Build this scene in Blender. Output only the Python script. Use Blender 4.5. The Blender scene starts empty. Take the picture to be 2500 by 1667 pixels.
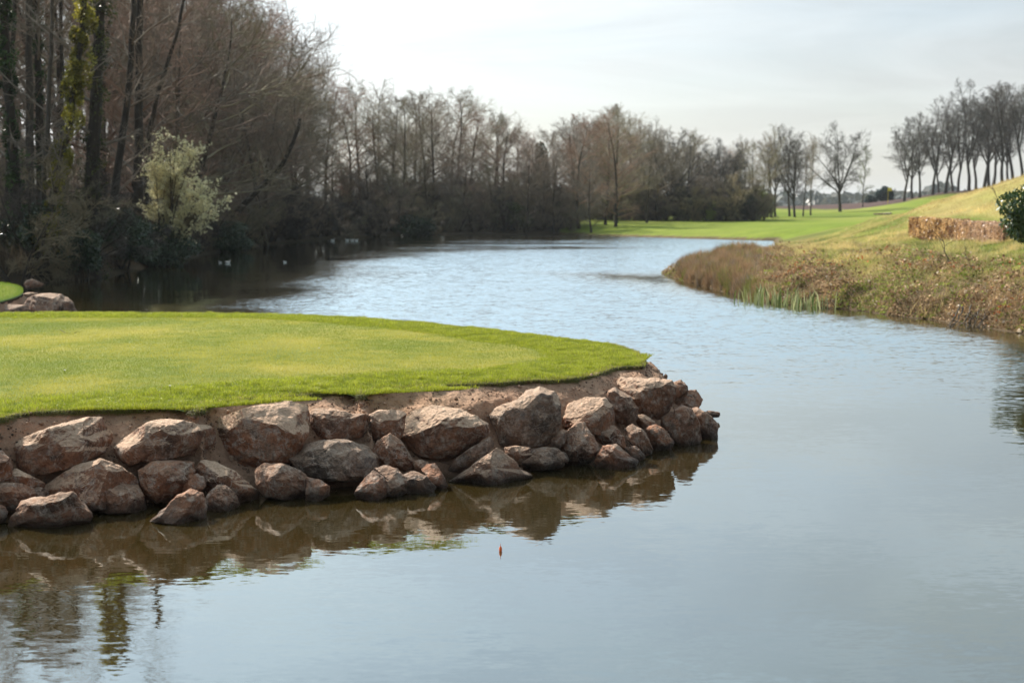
import bpy, math, random
import numpy as np
from mathutils import Vector, Matrix

random.seed(5)
RNG = np.random.default_rng(5)
SC = bpy.context.scene
COL = SC.collection

# ------------------------------------------------------------------ camera
F = 3472.0                      # focal length in pixels of the 2500 px wide photograph
PITCH = math.radians(5.405)
CAMZ = 3.0
cam_d = bpy.data.cameras.new('camera')
cam = bpy.data.objects.new('camera', cam_d)
COL.objects.link(cam)
cam.location = (0, 0, CAMZ)
cam.rotation_euler = (math.radians(90) - PITCH, 0, 0)
cam_d.lens = 50
cam_d.sensor_width = 36
cam_d.clip_start = 0.1
cam_d.clip_end = 9000
cam_d.dof.use_dof = True
cam_d.dof.focus_distance = 16.0
cam_d.dof.aperture_fstop = 2.0
SC.camera = cam

# ------------------------------------------------------------------ light
SUN_AZ = math.radians(-44)      # from the view direction (+Y) towards the left
SUN_EL = math.radians(41)
sun_dir = Vector((math.sin(SUN_AZ) * math.cos(SUN_EL), math.cos(SUN_AZ) * math.cos(SUN_EL), math.sin(SUN_EL)))
sl = bpy.data.lights.new('sun', 'SUN')
sl.energy = 5.0
sl.angle = math.radians(0.6)
sl.color = (1.0, 0.93, 0.82)
so = bpy.data.objects.new('sun', sl)
COL.objects.link(so)
so.rotation_euler = sun_dir.to_track_quat('Z', 'Y').to_euler()
so.location = (-40, 40, 60)

world = bpy.data.worlds.new('World')
SC.world = world
world.use_nodes = True
wt = world.node_tree
wt.nodes.clear()
def wn(t, **k):
    n = wt.nodes.new(t)
    for a, b in k.items():
        setattr(n, a, b)
    return n
def wl(a, b):
    wt.links.new(a, b)
out = wn('ShaderNodeOutputWorld')
bg = wn('ShaderNodeBackground')
bg.inputs['Strength'].default_value = 0.1
sky = wn('ShaderNodeTexSky', sky_type='NISHITA')
sky.sun_disc = False
sky.sun_elevation = SUN_EL
sky.sun_rotation = SUN_AZ
sky.air_density = 1.0
sky.dust_density = 1.2
sky.ozone_density = 1.0
tc = wn('ShaderNodeTexCoord')
# thin high cloud: a veil whose thickness varies over the sky, brighter on the sun's side
dot = wn('ShaderNodeVectorMath', operation='DOT_PRODUCT')
dot.inputs[1].default_value = tuple(sun_dir)
wl(tc.outputs['Generated'], dot.inputs[0])
pos = wn('ShaderNodeMath', operation='MAXIMUM')
wl(dot.outputs['Value'], pos.inputs[0]); pos.inputs[1].default_value = 0.0
sq = wn('ShaderNodeMath', operation='POWER')
wl(pos.outputs[0], sq.inputs[0]); sq.inputs[1].default_value = 2.2
glow = wn('ShaderNodeMath', operation='MULTIPLY_ADD')
wl(sq.outputs[0], glow.inputs[0]); glow.inputs[1].default_value = 11.5; glow.inputs[2].default_value = 3.2
mp = wn('ShaderNodeMapping')
mp.inputs['Scale'].default_value = (1.2, 1.2, 5.0)
wl(tc.outputs['Generated'], mp.inputs['Vector'])
cn = wn('ShaderNodeTexNoise')
cn.inputs['Scale'].default_value = 2.2
cn.inputs['Detail'].default_value = 6
cn.inputs['Roughness'].default_value = 0.55
wl(mp.outputs['Vector'], cn.inputs['Vector'])
cr = wn('ShaderNodeMapRange')
cr.inputs['From Min'].default_value = 0.36
cr.inputs['From Max'].default_value = 0.66
cr.inputs['To Min'].default_value = 0.55
cr.inputs['To Max'].default_value = 0.96
wl(cn.outputs['Fac'], cr.inputs['Value'])
veil = wn('ShaderNodeVectorMath', operation='SCALE')
sepz = wn('ShaderNodeSeparateXYZ'); wl(tc.outputs['Generated'], sepz.inputs[0])
elv = wn('ShaderNodeMapRange'); elv.inputs['From Min'].default_value = 0.06; elv.inputs['From Max'].default_value = 0.34
wl(sepz.outputs['Z'], elv.inputs['Value'])
tint = wn('ShaderNodeMix', data_type='RGBA')
wl(elv.outputs['Result'], tint.inputs['Factor'])
tint.inputs['A'].default_value = (1.0, 1.0, 0.985, 1); tint.inputs['B'].default_value = (0.74, 0.95, 1.05, 1)
wl(tint.outputs['Result'], veil.inputs[0])
mp2 = wn('ShaderNodeMapping'); mp2.inputs['Scale'].default_value = (1.0, 1.0, 6.0); mp2.inputs['Location'].default_value = (3.1, 0.4, 0.2)
wl(tc.outputs['Generated'], mp2.inputs['Vector'])
cn2 = wn('ShaderNodeTexNoise'); cn2.inputs['Scale'].default_value = 3.4; cn2.inputs['Detail'].default_value = 7; cn2.inputs['Roughness'].default_value = 0.6; cn2.inputs['Distortion'].default_value = 0.5
wl(mp2.outputs['Vector'], cn2.inputs['Vector'])
cl2 = wn('ShaderNodeMapRange'); cl2.inputs['From Min'].default_value = 0.35; cl2.inputs['From Max'].default_value = 0.65; cl2.inputs['To Min'].default_value = 0.84; cl2.inputs['To Max'].default_value = 1.12
wl(cn2.outputs['Fac'], cl2.inputs['Value'])
gm = wn('ShaderNodeMath', operation='MULTIPLY'); wl(glow.outputs[0], gm.inputs[0]); wl(cl2.outputs['Result'], gm.inputs[1])
wl(gm.outputs[0], veil.inputs['Scale'])
mx = wn('ShaderNodeMix', data_type='RGBA')
wl(cr.outputs['Result'], mx.inputs['Factor'])
wl(sky.outputs['Color'], mx.inputs['A'])
wl(veil.outputs['Vector'], mx.inputs['B'])
wl(mx.outputs['Result'], bg.inputs['Color'])
wl(bg.outputs['Background'], out.inputs['Surface'])

SC.view_settings.view_transform = 'Standard'
SC.view_settings.look = 'None'
SC.view_settings.exposure = 0.66
SC.view_settings.gamma = 1.0
SC.cycles.use_denoising = True
SC.cycles.max_bounces = 8
SC.cycles.transparent_max_bounces = 12
SC.cycles.sample_clamp_indirect = 6.0
SC.cycles.caustics_reflective = False
SC.cycles.caustics_refractive = False

# ------------------------------------------------------------------ helpers
CT, ST = math.cos(PITCH), math.sin(PITCH)
def ray(u, v):
    a, b = (u - 1250) / F, (833.5 - v) / F
    return np.array([a, CT + b * ST, -ST + b * CT])
def at_z(u, v, z=0.0):
    d = ray(u, v)
    t = (z - CAMZ) / d[2]
    return np.array([0, 0, CAMZ]) + d * t
def at_d(u, v, dist):
    d = ray(u, v)
    return np.array([0, 0, CAMZ]) + d * (dist / d[1])

def _hash(ix, iy, iz, seed):
    h = (ix * 374761393 + iy * 668265263 + iz * 2147483647 + seed * 1274126177) & 0xffffffff
    h = ((h ^ (h >> 13)) * 1274126177) & 0xffffffff
    h = (h ^ (h >> 16)) & 0xffffffff
    return h.astype(np.float64) / 4294967295.0
def vnoise(p, seed=0):
    p = np.asarray(p, float)
    i = np.floor(p).astype(np.int64)
    f = p - i
    f = f * f * (3 - 2 * f)
    r = 0
    for dx in (0, 1):
        wx = f[:, 0] if dx else 1 - f[:, 0]
        for dy in (0, 1):
            wy = f[:, 1] if dy else 1 - f[:, 1]
            for dz in (0, 1):
                wz = f[:, 2] if dz else 1 - f[:, 2]
                r = r + _hash(i[:, 0] + dx, i[:, 1] + dy, i[:, 2] + dz, seed) * wx * wy * wz
    return r * 2 - 1
def fbm(p, octv=4, seed=0, gain=0.5):
    p = np.asarray(p, float)
    a, s, r = 1.0, 0.0, 0
    for k in range(octv):
        r = r + a * vnoise(p * 2 ** k + 17.3 * k, seed + k)
        s += a
        a *= gain
    return r / s
def P3(x, y, z=None):
    x = np.asarray(x, float)
    return np.stack([x, np.asarray(y, float), np.zeros_like(x) if z is None else np.asarray(z, float)], 1)
def sstep(e0, e1, x):
    t = np.clip((np.asarray(x, float) - e0) / (e1 - e0), 0, 1)
    return t * t * (3 - 2 * t)
def catmull(pts, n):
    pts = np.asarray(pts, float)
    d = np.r_[0, np.cumsum(np.linalg.norm(np.diff(pts, axis=0), axis=1))]
    t = np.linspace(0, d[-1], n)
    return np.stack([np.interp(t, d, pts[:, k]) for k in range(pts.shape[1])], 1)
def smooth_curve(c, it=3):
    c = c.copy()
    for _ in range(it):
        c[1:-1] = (c[:-2] + 2 * c[1:-1] + c[2:]) / 4
    return c
def dist_poly(px, py, poly, closed=True):
    """distance of points to a polyline"""
    poly = np.asarray(poly, float)
    a = poly if closed else poly[:-1]
    b = np.roll(poly, -1, 0) if closed else poly[1:]
    best = np.full(px.shape, 1e18)
    for k in range(len(a)):
        ax, ay = a[k][:2]
        bx, by = b[k][:2]
        vx, vy = bx - ax, by - ay
        L = vx * vx + vy * vy + 1e-12
        t = np.clip(((px - ax) * vx + (py - ay) * vy) / L, 0, 1)
        dd = (px - ax - t * vx) ** 2 + (py - ay - t * vy) ** 2
        best = np.minimum(best, dd)
    return np.sqrt(best)
def inside(px, py, poly):
    poly = np.asarray(poly, float)
    r = np.zeros(px.shape, bool)
    n = len(poly)
    for k in range(n):
        x1, y1 = poly[k][:2]
        x2, y2 = poly[(k + 1) % n][:2]
        if y1 == y2:
            continue
        c = ((y1 > py) != (y2 > py)) & (px < (x2 - x1) * (py - y1) / (y2 - y1) + x1)
        r ^= c
    return r

def tag(o, label=None, cat=None, group=None, kind=None):
    if label: o['label'] = label
    if cat: o['category'] = cat
    if group: o['group'] = group
    if kind: o['kind'] = kind
    return o
def mesh_data(name, verts, faces, mats, smooth=False, attrs=None, mat_index=None):
    """faces: int array (n, 3|4) or list of such arrays"""
    verts = np.asarray(verts, np.float32)
    fl = faces if isinstance(faces, (list, tuple)) else [faces]
    fl = [np.asarray(f, np.int32) for f in fl if len(f)]
    me = bpy.data.meshes.new(name)
    me.vertices.add(len(verts))
    me.vertices.foreach_set('co', verts.ravel())
    nl = sum(f.size for f in fl)
    nf = sum(len(f) for f in fl)
    me.loops.add(nl)
    me.loops.foreach_set('vertex_index', np.concatenate([f.ravel() for f in fl]))
    me.polygons.add(nf)
    tot = np.concatenate([np.full(len(f), f.shape[1], np.int32) for f in fl])
    start = np.r_[0, np.cumsum(tot)[:-1]].astype(np.int32)
    me.polygons.foreach_set('loop_start', start)
    me.polygons.foreach_set('use_smooth', np.full(nf, bool(smooth)))
    if mat_index is not None:
        me.polygons.foreach_set('material_index', np.asarray(mat_index, np.int32))
    for k, v in (attrs or {}).items():
        v = np.asarray(v, np.float32)
        if v.ndim == 1:
            a = me.attributes.new(k, 'FLOAT', 'POINT')
            a.data.foreach_set('value', v)
        else:
            a = me.attributes.new(k, 'FLOAT_COLOR', 'POINT')
            if v.shape[1] == 3:
                v = np.c_[v, np.ones(len(v), np.float32)]
            a.data.foreach_set('color', v.astype(np.float32).ravel())
    me.update(calc_edges=True)
    for m in (mats if isinstance(mats, (list, tuple)) else [mats]):
        me.materials.append(m)
    return me
def mesh_obj(name, verts, faces, mats, parent=None, loc=(0, 0, 0), **k):
    o = bpy.data.objects.new(name, mesh_data(name, verts, faces, mats, **k))
    COL.objects.link(o)
    o.location = loc
    if parent: o.parent = parent
    return o
def empty(name, loc=(0, 0, 0), rz=0.0):
    o = bpy.data.objects.new(name, None)
    o.empty_display_size = 0.3
    COL.objects.link(o)
    o.location = loc
    o.rotation_euler = (0, 0, rz)
    return o
def grid_faces(n, m, wrap=False):
    """n rows x m columns"""
    i = np.arange(n - 1)[:, None]
    j = np.arange(m if wrap else m - 1)[None, :]
    a = i * m + j
    b = i * m + (j + 1) % m
    return np.stack([a, b, b + m, a + m], -1).reshape(-1, 4)

# ------------------------------------------------------------------ materials
class NT:
    def __init__(s, name):
        s.m = bpy.data.materials.new(name)
        s.m.use_nodes = True
        s.t = s.m.node_tree
        s.t.nodes.clear()
        s.out = s.n('ShaderNodeOutputMaterial')
    def n(s, t, _in=None, **k):
        x = s.t.nodes.new(t)
        for a, b in k.items():
            setattr(x, a, b)
        for a, b in (_in or {}).items():
            if hasattr(b, 'links') or isinstance(b, bpy.types.NodeSocket):
                s.t.links.new(b, x.inputs[a])
            else:
                x.inputs[a].default_value = b
        return x
    def l(s, a, b):
        s.t.links.new(a, b)
    def noise(s, scale, detail=3, rough=0.5, vec=None, dist=0.0):
        x = s.n('ShaderNodeTexNoise', {'Scale': scale, 'Detail': detail, 'Roughness': rough, 'Distortion': dist})
        s.l(vec or s.co(), x.inputs['Vector'])
        return x.outputs['Fac']
    def co(s, kind='Object'):
        if not hasattr(s, '_tc'):
            s._tc = s.n('ShaderNodeTexCoord')
        return s._tc.outputs[kind]
    def ramp(s, fac, stops, interp='LINEAR'):
        r = s.n('ShaderNodeValToRGB')
        r.color_ramp.interpolation = interp
        e = r.color_ramp.elements
        while len(e) < len(stops):
            e.new(0.5)
        for k, (p, c) in enumerate(stops):
            e[k].position = p
            e[k].color = (*c, 1) if len(c) == 3 else c
        s.l(fac, r.inputs['Fac'])
        return r.outputs['Color']
    def mr(s, v, a, b, c=0.0, d=1.0):
        x = s.n('ShaderNodeMapRange', {'From Min': a, 'From Max': b, 'To Min': c, 'To Max': d})
        s.l(v, x.inputs['Value'])
        return x.outputs['Result']
    def mix(s, fac, a, b, blend='MIX'):
        x = s.n('ShaderNodeMix', data_type='RGBA', blend_type=blend)
        for key, val in (('Factor', fac), ('A', a), ('B', b)):
            if isinstance(val, bpy.types.NodeSocket):
                s.l(val, x.inputs[key])
            elif key == 'Factor':
                x.inputs[key].default_value = val
            else:
                x.inputs[key].default_value = (*val, 1)
        return x.outputs['Result']
    def math(s, op, a, b=0.0, clamp=False):
        x = s.n('ShaderNodeMath', operation=op, use_clamp=clamp)
        for k, val in enumerate((a, b)):
            if isinstance(val, bpy.types.NodeSocket):
                s.l(val, x.inputs[k])
            else:
                x.inputs[k].default_value = val
        return x.outputs[0]
    def attr(s, name, typ='GEOMETRY', out='Fac'):
        x = s.n('ShaderNodeAttribute', attribute_name=name, attribute_type=typ)
        return x.outputs[out]
    def bump(s, h, strength=0.5, dist=0.02, normal=None):
        x = s.n('ShaderNodeBump', {'Strength': strength, 'Distance': dist})
        s.l(h, x.inputs['Height'])
        if normal: s.l(normal, x.inputs['Normal'])
        return x.outputs['Normal']
    def finish(s, color, rough=0.8, normal=None, spec=0.3, trans=0.0, tcol=None):
        b = s.n('ShaderNodeBsdfPrincipled', {'Roughness': rough, 'Specular IOR Level': spec})
        if isinstance(color, bpy.types.NodeSocket): s.l(color, b.inputs['Base Color'])
        else: b.inputs['Base Color'].default_value = (*color, 1)
        if normal: s.l(normal, b.inputs['Normal'])
        sh = b.outputs[0]
        if trans > 0:
            t = s.n('ShaderNodeBsdfTranslucent')
            c = tcol if tcol is not None else color
            if isinstance(c, bpy.types.NodeSocket): s.l(c, t.inputs['Color'])
            else: t.inputs['Color'].default_value = (*c, 1)
            m = s.n('ShaderNodeMixShader', {0: trans})
            s.l(sh, m.inputs[1])
            s.l(t.outputs[0], m.inputs[2])
            sh = m.outputs[0]
        s.l(sh, s.out.inputs['Surface'])
        return s.m

def mat_rock():
    s = NT('rock')
    co = s.co()
    info = s.n('ShaderNodeObjectInfo')
    off = s.n('ShaderNodeVectorMath', operation='SCALE')
    off.inputs[0].default_value = (37.0, 53.0, 71.0)
    s.l(info.outputs['Random'], off.inputs['Scale'])
    vec = s.n('ShaderNodeVectorMath', operation='ADD')
    s.l(co, vec.inputs[0]); s.l(off.outputs[0], vec.inputs[1])
    v = vec.outputs[0]
    tone = s.attr('tone', 'OBJECT')
    sand = s.attr('sand', 'OBJECT')
    big = s.noise(2.6, 5, 0.6, v, 0.6)
    red = s.ramp(big, [(0.32, (0.09, 0.052, 0.036)), (0.44, (0.22, 0.112, 0.070)), (0.55, (0.36, 0.185, 0.112)), (0.66, (0.27, 0.20, 0.16)), (0.74, (0.12, 0.10, 0.095))])
    gry = s.ramp(big, [(0.32, (0.06, 0.053, 0.05)), (0.44, (0.145, 0.125, 0.11)), (0.55, (0.25, 0.19, 0.15)), (0.66, (0.22, 0.22, 0.222)), (0.74, (0.09, 0.088, 0.09))])
    c = s.mix(tone, gry, red)
    c = s.mix(0.55, c, (1.22, 0.86, 0.62), 'MULTIPLY')
    # veins of calcite
    vo = s.n('ShaderNodeTexVoronoi', {'Scale': 3.2}, feature='DISTANCE_TO_EDGE')
    dn = s.n('ShaderNodeTexNoise', {'Scale': 4.0, 'Detail': 4})
    s.l(v, dn.inputs['Vector'])
    dv = s.n('ShaderNodeVectorMath', operation='MULTIPLY_ADD')
    s.l(dn.outputs['Color'], dv.inputs[0]); dv.inputs[1].default_value = (.5, .5, .5); s.l(v, dv.inputs[2])
    s.l(dv.outputs[0], vo.inputs['Vector'])
    vein = s.mr(vo.outputs['Distance'], 0.0, 0.022, 1.0, 0.0)
    vmask = s.mr(s.noise(2.0, 2, 0.5, v), 0.42, 0.56)
    vein = s.math('MULTIPLY', s.math('MULTIPLY', vein, vmask), 0.7)
    c = s.mix(vein, c, (0.5, 0.42, 0.36))
    # pale crust in speckles and streaks
    sp = s.noise(9.0, 7, 0.72, v, 0.3)
    c = s.mix(s.mr(sp, 0.50, 0.64, 0, 0.8), c, (0.52, 0.41, 0.33))
    dk = s.noise(5.0, 6, 0.75, v, 1.2)
    c = s.mix(s.mr(dk, 0.56, 0.66, 0, 0.7), c, (0.045, 0.033, 0.027))
    fine = s.noise(34, 5, 0.7, v)
    c = s.mix(0.75, c, s.ramp(fine, [(0.3, (0.45, 0.42, 0.4)), (0.5, (1, 1, 1)), (0.72, (1.45, 1.4, 1.35))]), 'MULTIPLY')
    # sand lying on what faces up
    geo = s.n('ShaderNodeNewGeometry')
    sx = s.n('ShaderNodeSeparateXYZ'); s.l(geo.outputs['Normal'], sx.inputs[0])
    nz = s.math('ADD', sx.outputs['Z'], s.math('MULTIPLY', s.math('SUBTRACT', s.noise(3.5, 4, 0.6, v), 0.5), 1.2))
    sm = s.math('MULTIPLY', s.mr(nz, 0.36, 0.6), sand, True)
    sc = s.ramp(fine, [(0.3, (0.52, 0.33, 0.215)), (0.7, (0.80, 0.55, 0.38))])
    c = s.mix(sm, c, sc)
    # wet dark band just above the water
    px = s.n('ShaderNodeSeparateXYZ'); s.l(geo.outputs['Position'], px.inputs[0])
    wz = s.math('ADD', px.outputs['Z'], s.math('MULTIPLY', s.math('SUBTRACT', s.noise(5, 3, 0.5, v), 0.5), 0.14))
    wet = s.mr(wz, 0.04, 0.15, 1.0, 0.0)
    c = s.mix(s.math('MULTIPLY', wet, 0.75), c, s.mix(0.0, (0.035, 0.022, 0.014), (0, 0, 0)))
    h = s.math('ADD', s.math('MULTIPLY', s.noise(7, 8, 0.65, v, 0.4), 1.0), s.math('MULTIPLY', fine, 0.25))
    nrm = s.bump(h, 1.0, 0.10)
    rg = s.mr(wet, 0, 1, 0.78, 0.3)
    b = s.finish(c, 0.8, nrm, 0.3)
    for n in s.t.nodes:
        if n.type == 'BSDF_PRINCIPLED':
            s.l(rg, n.inputs['Roughness'])
    return b
def mat_sand():
    s = NT('bank_sand')
    co = s.co()
    a = s.noise(1.6, 5, 0.6, co)
    f = s.noise(40, 5, 0.7, co)
    c = s.ramp(a, [(0.3, (0.35, 0.205, 0.132)), (0.55, (0.48, 0.295, 0.195)), (0.75, (0.58, 0.375, 0.255))])
    c = s.mix(0.6, c, s.ramp(f, [(0.3, (0.7, 0.68, 0.66)), (0.55, (1, 1, 1)), (0.75, (1.2, 1.2, 1.2))]), 'MULTIPLY')
    geo = s.n('ShaderNodeNewGeometry')
    px = s.n('ShaderNodeSeparateXYZ'); s.l(geo.outputs['Position'], px.inputs[0])
    wz = s.math('ADD', px.outputs['Z'], s.math('MULTIPLY', s.math('SUBTRACT', s.noise(3, 3, 0.5, co), 0.5), 0.2))
    c = s.mix(s.mr(wz, 0.0, 0.15, 0.8, 0.0), c, (0.06, 0.035, 0.022))
    h = s.math('ADD', s.noise(9, 6, 0.65, co, 0.6), s.math('MULTIPLY', f, 0.3))
    return s.finish(c, 0.92, s.bump(h, 0.9, 0.09), 0.15)
def mat_soil():
    s = NT('turf_soil')
    f = s.noise(30, 5, 0.7)
    c = s.ramp(f, [(0.3, (0.025, 0.016, 0.01)), (0.7, (0.09, 0.06, 0.035))])
    return s.finish(c, 0.95, s.bump(f, 0.8, 0.03), 0.1)
def mat_green():
    """mown turf: 'edge' = metres to the rim"""
    s = NT('turf')
    e = s.attr('edge')
    co = s.co()
    n = s.noise(0.9, 4, 0.6, co)
    ew = s.math('ADD', e, s.math('MULTIPLY', s.math('SUBTRACT', n, 0.5), 1.0))
    mown = s.ramp(s.noise(0.55, 4, 0.6, co), [(0.34, (0.14, 0.18, 0.022)), (0.5, (0.21, 0.23, 0.03)), (0.66, (0.32, 0.29, 0.055))])
    c = s.mix(s.mr(ew, 0.9, 1.5), (0.085, 0.15, 0.02), mown)
    f = s.noise(60, 4, 0.8, co)
    c = s.mix(0.7, c, s.ramp(f, [(0.3, (0.55, 0.55, 0.5)), (0.7, (1.2, 1.2, 1.2))]), 'MULTIPLY')
    return s.finish(c, 0.8, s.bump(f, 0.6, 0.02), 0.2)
def mat_blade(name, trans=0.45, rough=0.5, spec=0.35, var=0.0):
    s = NT(name)
    c = s.attr('col', 'GEOMETRY', 'Color')
    return s.finish(c, rough, None, spec, trans)
def mat_bark(name, c1, c2, scale=6):
    s = NT(name)
    mp_ = s.n('ShaderNodeMapping', {'Scale': (1, 1, 0.25)})
    s.l(s.co(), mp_.inputs['Vector'])
    n = s.noise(scale, 5, 0.65, mp_.outputs[0])
    c = s.ramp(n, [(0.3, c1), (0.7, c2)])
    return s.finish(c, 0.85, None, 0.2)
def mat_twig(name, c1, c2):
    s = NT(name)
    info = s.n('ShaderNodeObjectInfo')
    n = s.noise(0.6, 2, 0.5)
    c = s.ramp(n, [(0.35, c1), (0.65, c2)])
    c = s.mix(0.6, c, s.ramp(info.outputs['Random'], [(0.0, (0.65, 0.66, 0.66)), (0.5, (1, 0.98, 0.95)), (1.0, (1.3, 1.12, 1.0))]), 'MULTIPLY')
    return s.finish(c, 0.75, None, 0.25)
def mat_ground():
    s = NT('ground')
    c = s.attr('col', 'GEOMETRY', 'Color')
    f = s.noise(0.5, 6, 0.7)
    c = s.mix(0.8, c, s.ramp(f, [(0.3, (0.72, 0.74, 0.7)), (0.5, (1, 1, 1)), (0.7, (1.3, 1.25, 1.2))]), 'MULTIPLY')
    g = s.noise(9, 4, 0.7)
    c = s.mix(0.5, c, s.ramp(g, [(0.3, (0.6, 0.6, 0.6)), (0.7, (1.3, 1.3, 1.3))]), 'MULTIPLY')
    return s.finish(c, 0.95, s.bump(g, 0.5, 0.08), 0.1)
def mat_water():
    s = NT('water')
    co = s.co()
    # gusts: calm and ruffled areas
    mpb = s.n('ShaderNodeMapping', {'Scale': (0.030, 0.085, 1)}); s.l(co, mpb.inputs['Vector'])
    gust = s.mr(s.noise(1.0, 5, 0.6, mpb.outputs[0], 0.8), 0.40, 0.58)
    sx = s.n('ShaderNodeSeparateXYZ'); s.l(co, sx.inputs[0])
    # sheltered strips: along the wooded shore (x < -15) and by the rock bank
    ed = s.mr(s.math('ADD', sx.outputs['X'], s.math('MULTIPLY', s.math('SUBTRACT', s.noise(0.09, 4, 0.6), 0.5), 12)), -11, -4.5)
    far = s.mr(sx.outputs['Y'], 92, 108, 1.0, 0.0)
    far = s.math('MAXIMUM', far, s.mr(s.math('ADD', sx.outputs['X'], s.math('MULTIPLY', gust, 8)), 6, 12))
    near = s.mr(sx.outputs['Y'], 20, 34)
    rs = s.mr(s.math('ADD', sx.outputs['X'], s.math('MULTIPLY', sx.outputs['Y'], 0.25)), 16.2, 20.4, 1.0, 0.12)
    rs = s.math('MAXIMUM', rs, s.mr(sx.outputs['Y'], 60, 68))
    amp = s.math('MULTIPLY', s.math('MULTIPLY', near, s.math('MULTIPLY', ed, rs)), s.math('MAXIMUM', far, s.math('MULTIPLY', gust, 0.8)))
    amp = s.math('ADD', s.math('MULTIPLY', amp, 0.75), s.math('ADD', s.math('MULTIPLY', s.mr(s.noise(0.35, 4, 0.6), 0.42, 0.62), 0.03), 0.042))
    def slope(scale, rot, seed):
        m_ = s.n('ShaderNodeMapping', {'Scale': scale, 'Rotation': (0, 0, rot), 'Location': (seed, seed * 1.7, 0)})
        s.l(co, m_.inputs['Vector'])
        x = s.n('ShaderNodeTexNoise', {'Scale': 1.0, 'Detail': 3.0, 'Roughness': 0.6, 'Distortion': 0.4})
        s.l(m_.outputs[0], x.inputs['Vector'])
        y_ = s.n('ShaderNodeVectorMath', operation='SUBTRACT'); s.l(x.outputs['Color'], y_.inputs[0]); y_.inputs[1].default_value = (.5, .5, .5)
        return y_.outputs[0]
    sa = slope((8.0, 24.0, 1), 0.1, 3.0)
    sb = slope((2.0, 6.5, 1), -0.15, 9.0)
    sb_ = s.n('ShaderNodeVectorMath', operation='SCALE'); s.l(sb, sb_.inputs[0]); sb_.inputs['Scale'].default_value = 0.6; sb = sb_.outputs[0]
    ad = s.n('ShaderNodeVectorMath', operation='ADD'); s.l(sa, ad.inputs[0]); s.l(sb, ad.inputs[1])
    sc_ = s.n('ShaderNodeVectorMath', operation='SCALE'); s.l(ad.outputs[0], sc_.inputs[0]); s.l(amp, sc_.inputs['Scale'])
    fl = s.n('ShaderNodeVectorMath', operation='MULTIPLY_ADD'); s.l(sc_.outputs[0], fl.inputs[0]); fl.inputs[1].default_value = (0.7, 1, 0); fl.inputs[2].default_value = (0, 0, 1)
    # of the small wave faces those leaning towards the incoming ray are the ones it meets
    geo = s.n('ShaderNodeNewGeometry'); I = geo.outputs['Incoming']
    ih = s.n('ShaderNodeVectorMath', operation='MULTIPLY'); s.l(I, ih.inputs[0]); ih.inputs[1].default_value = (1, 1, 0)
    ihs = s.n('ShaderNodeVectorMath', operation='SCALE'); s.l(ih.outputs[0], ihs.inputs[0]); s.l(s.math('MULTIPLY', s.math('SUBTRACT', amp, 0.05), 0.13), ihs.inputs['Scale'])
    fl2 = s.n('ShaderNodeVectorMath', operation='ADD'); s.l(fl.outputs[0], fl2.inputs[0]); s.l(ihs.outputs[0], fl2.inputs[1])
    n0 = s.n('ShaderNodeVectorMath', operation='NORMALIZE'); s.l(fl2.outputs[0], n0.inputs[0])
    # facets that would mirror the water itself are turned up to the sky
    dt = s.n('ShaderNodeVectorMath', operation='DOT_PRODUCT'); s.l(n0.outputs[0], dt.inputs[0]); s.l(I, dt.inputs[1])
    tw_ = s.math('MULTIPLY', dt.outputs['Value'], 2.0)
    r0 = s.n('ShaderNodeVectorMath', operation='SCALE'); s.l(n0.outputs[0], r0.inputs[0]); s.l(tw_, r0.inputs['Scale'])
    r1 = s.n('ShaderNodeVectorMath', operation='SUBTRACT'); s.l(r0.outputs[0], r1.inputs[0]); s.l(I, r1.inputs[1])
    sp_ = s.n('ShaderNodeSeparateXYZ'); s.l(r1.outputs[0], sp_.inputs[0])
    cb = s.n('ShaderNodeCombineXYZ'); s.l(sp_.outputs[0], cb.inputs[0]); s.l(sp_.outputs[1], cb.inputs[1]); s.l(s.math('MAXIMUM', s.math('ABSOLUTE', sp_.outputs[2]), 0.004), cb.inputs[2])
    r2 = s.n('ShaderNodeVectorMath', operation='ADD'); s.l(cb.outputs[0], r2.inputs[0]); s.l(I, r2.inputs[1])
    b = s.n('ShaderNodeVectorMath', operation='NORMALIZE'); s.l(r2.outputs[0], b.inputs[0])
    fr = s.n('ShaderNodeFresnel', {'IOR': 1.8})
    gl = s.n('ShaderNodeBsdfGlossy', {'Roughness': 0.012, 'Color': (0.93, 0.99, 1.0, 1)}); s.l(b.outputs[0], gl.inputs['Normal'])
    df = s.n('ShaderNodeBsdfDiffuse', {'Color': (0.060, 0.041, 0.012, 1)})
    tr = s.n('ShaderNodeBsdfTransparent', {'Color': (0.55, 0.36, 0.16, 1)})
    m1 = s.n('ShaderNodeMixShader', {0: 0.42}); s.l(df.outputs[0], m1.inputs[1]); s.l(tr.outputs[0], m1.inputs[2])
    m2 = s.n('ShaderNodeMixShader'); s.l(s.math('POWER', fr.outputs[0], 0.64), m2.inputs[0]); s.l(m1.outputs[0], m2.inputs[1]); s.l(gl.outputs[0], m2.inputs[2])
    s.l(m2.outputs[0], s.out.inputs['Surface'])
    return s.m
def mat_plain(name, col, rough=0.6, spec=0.3):
    s = NT(name)
    n = s.noise(20, 3)
    c = s.mix(0.4, col, s.ramp(n, [(0.3, (0.75, 0.75, 0.75)), (0.7, (1.15, 1.15, 1.15))]), 'MULTIPLY')
    return s.finish(c, rough, None, spec)

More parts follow.
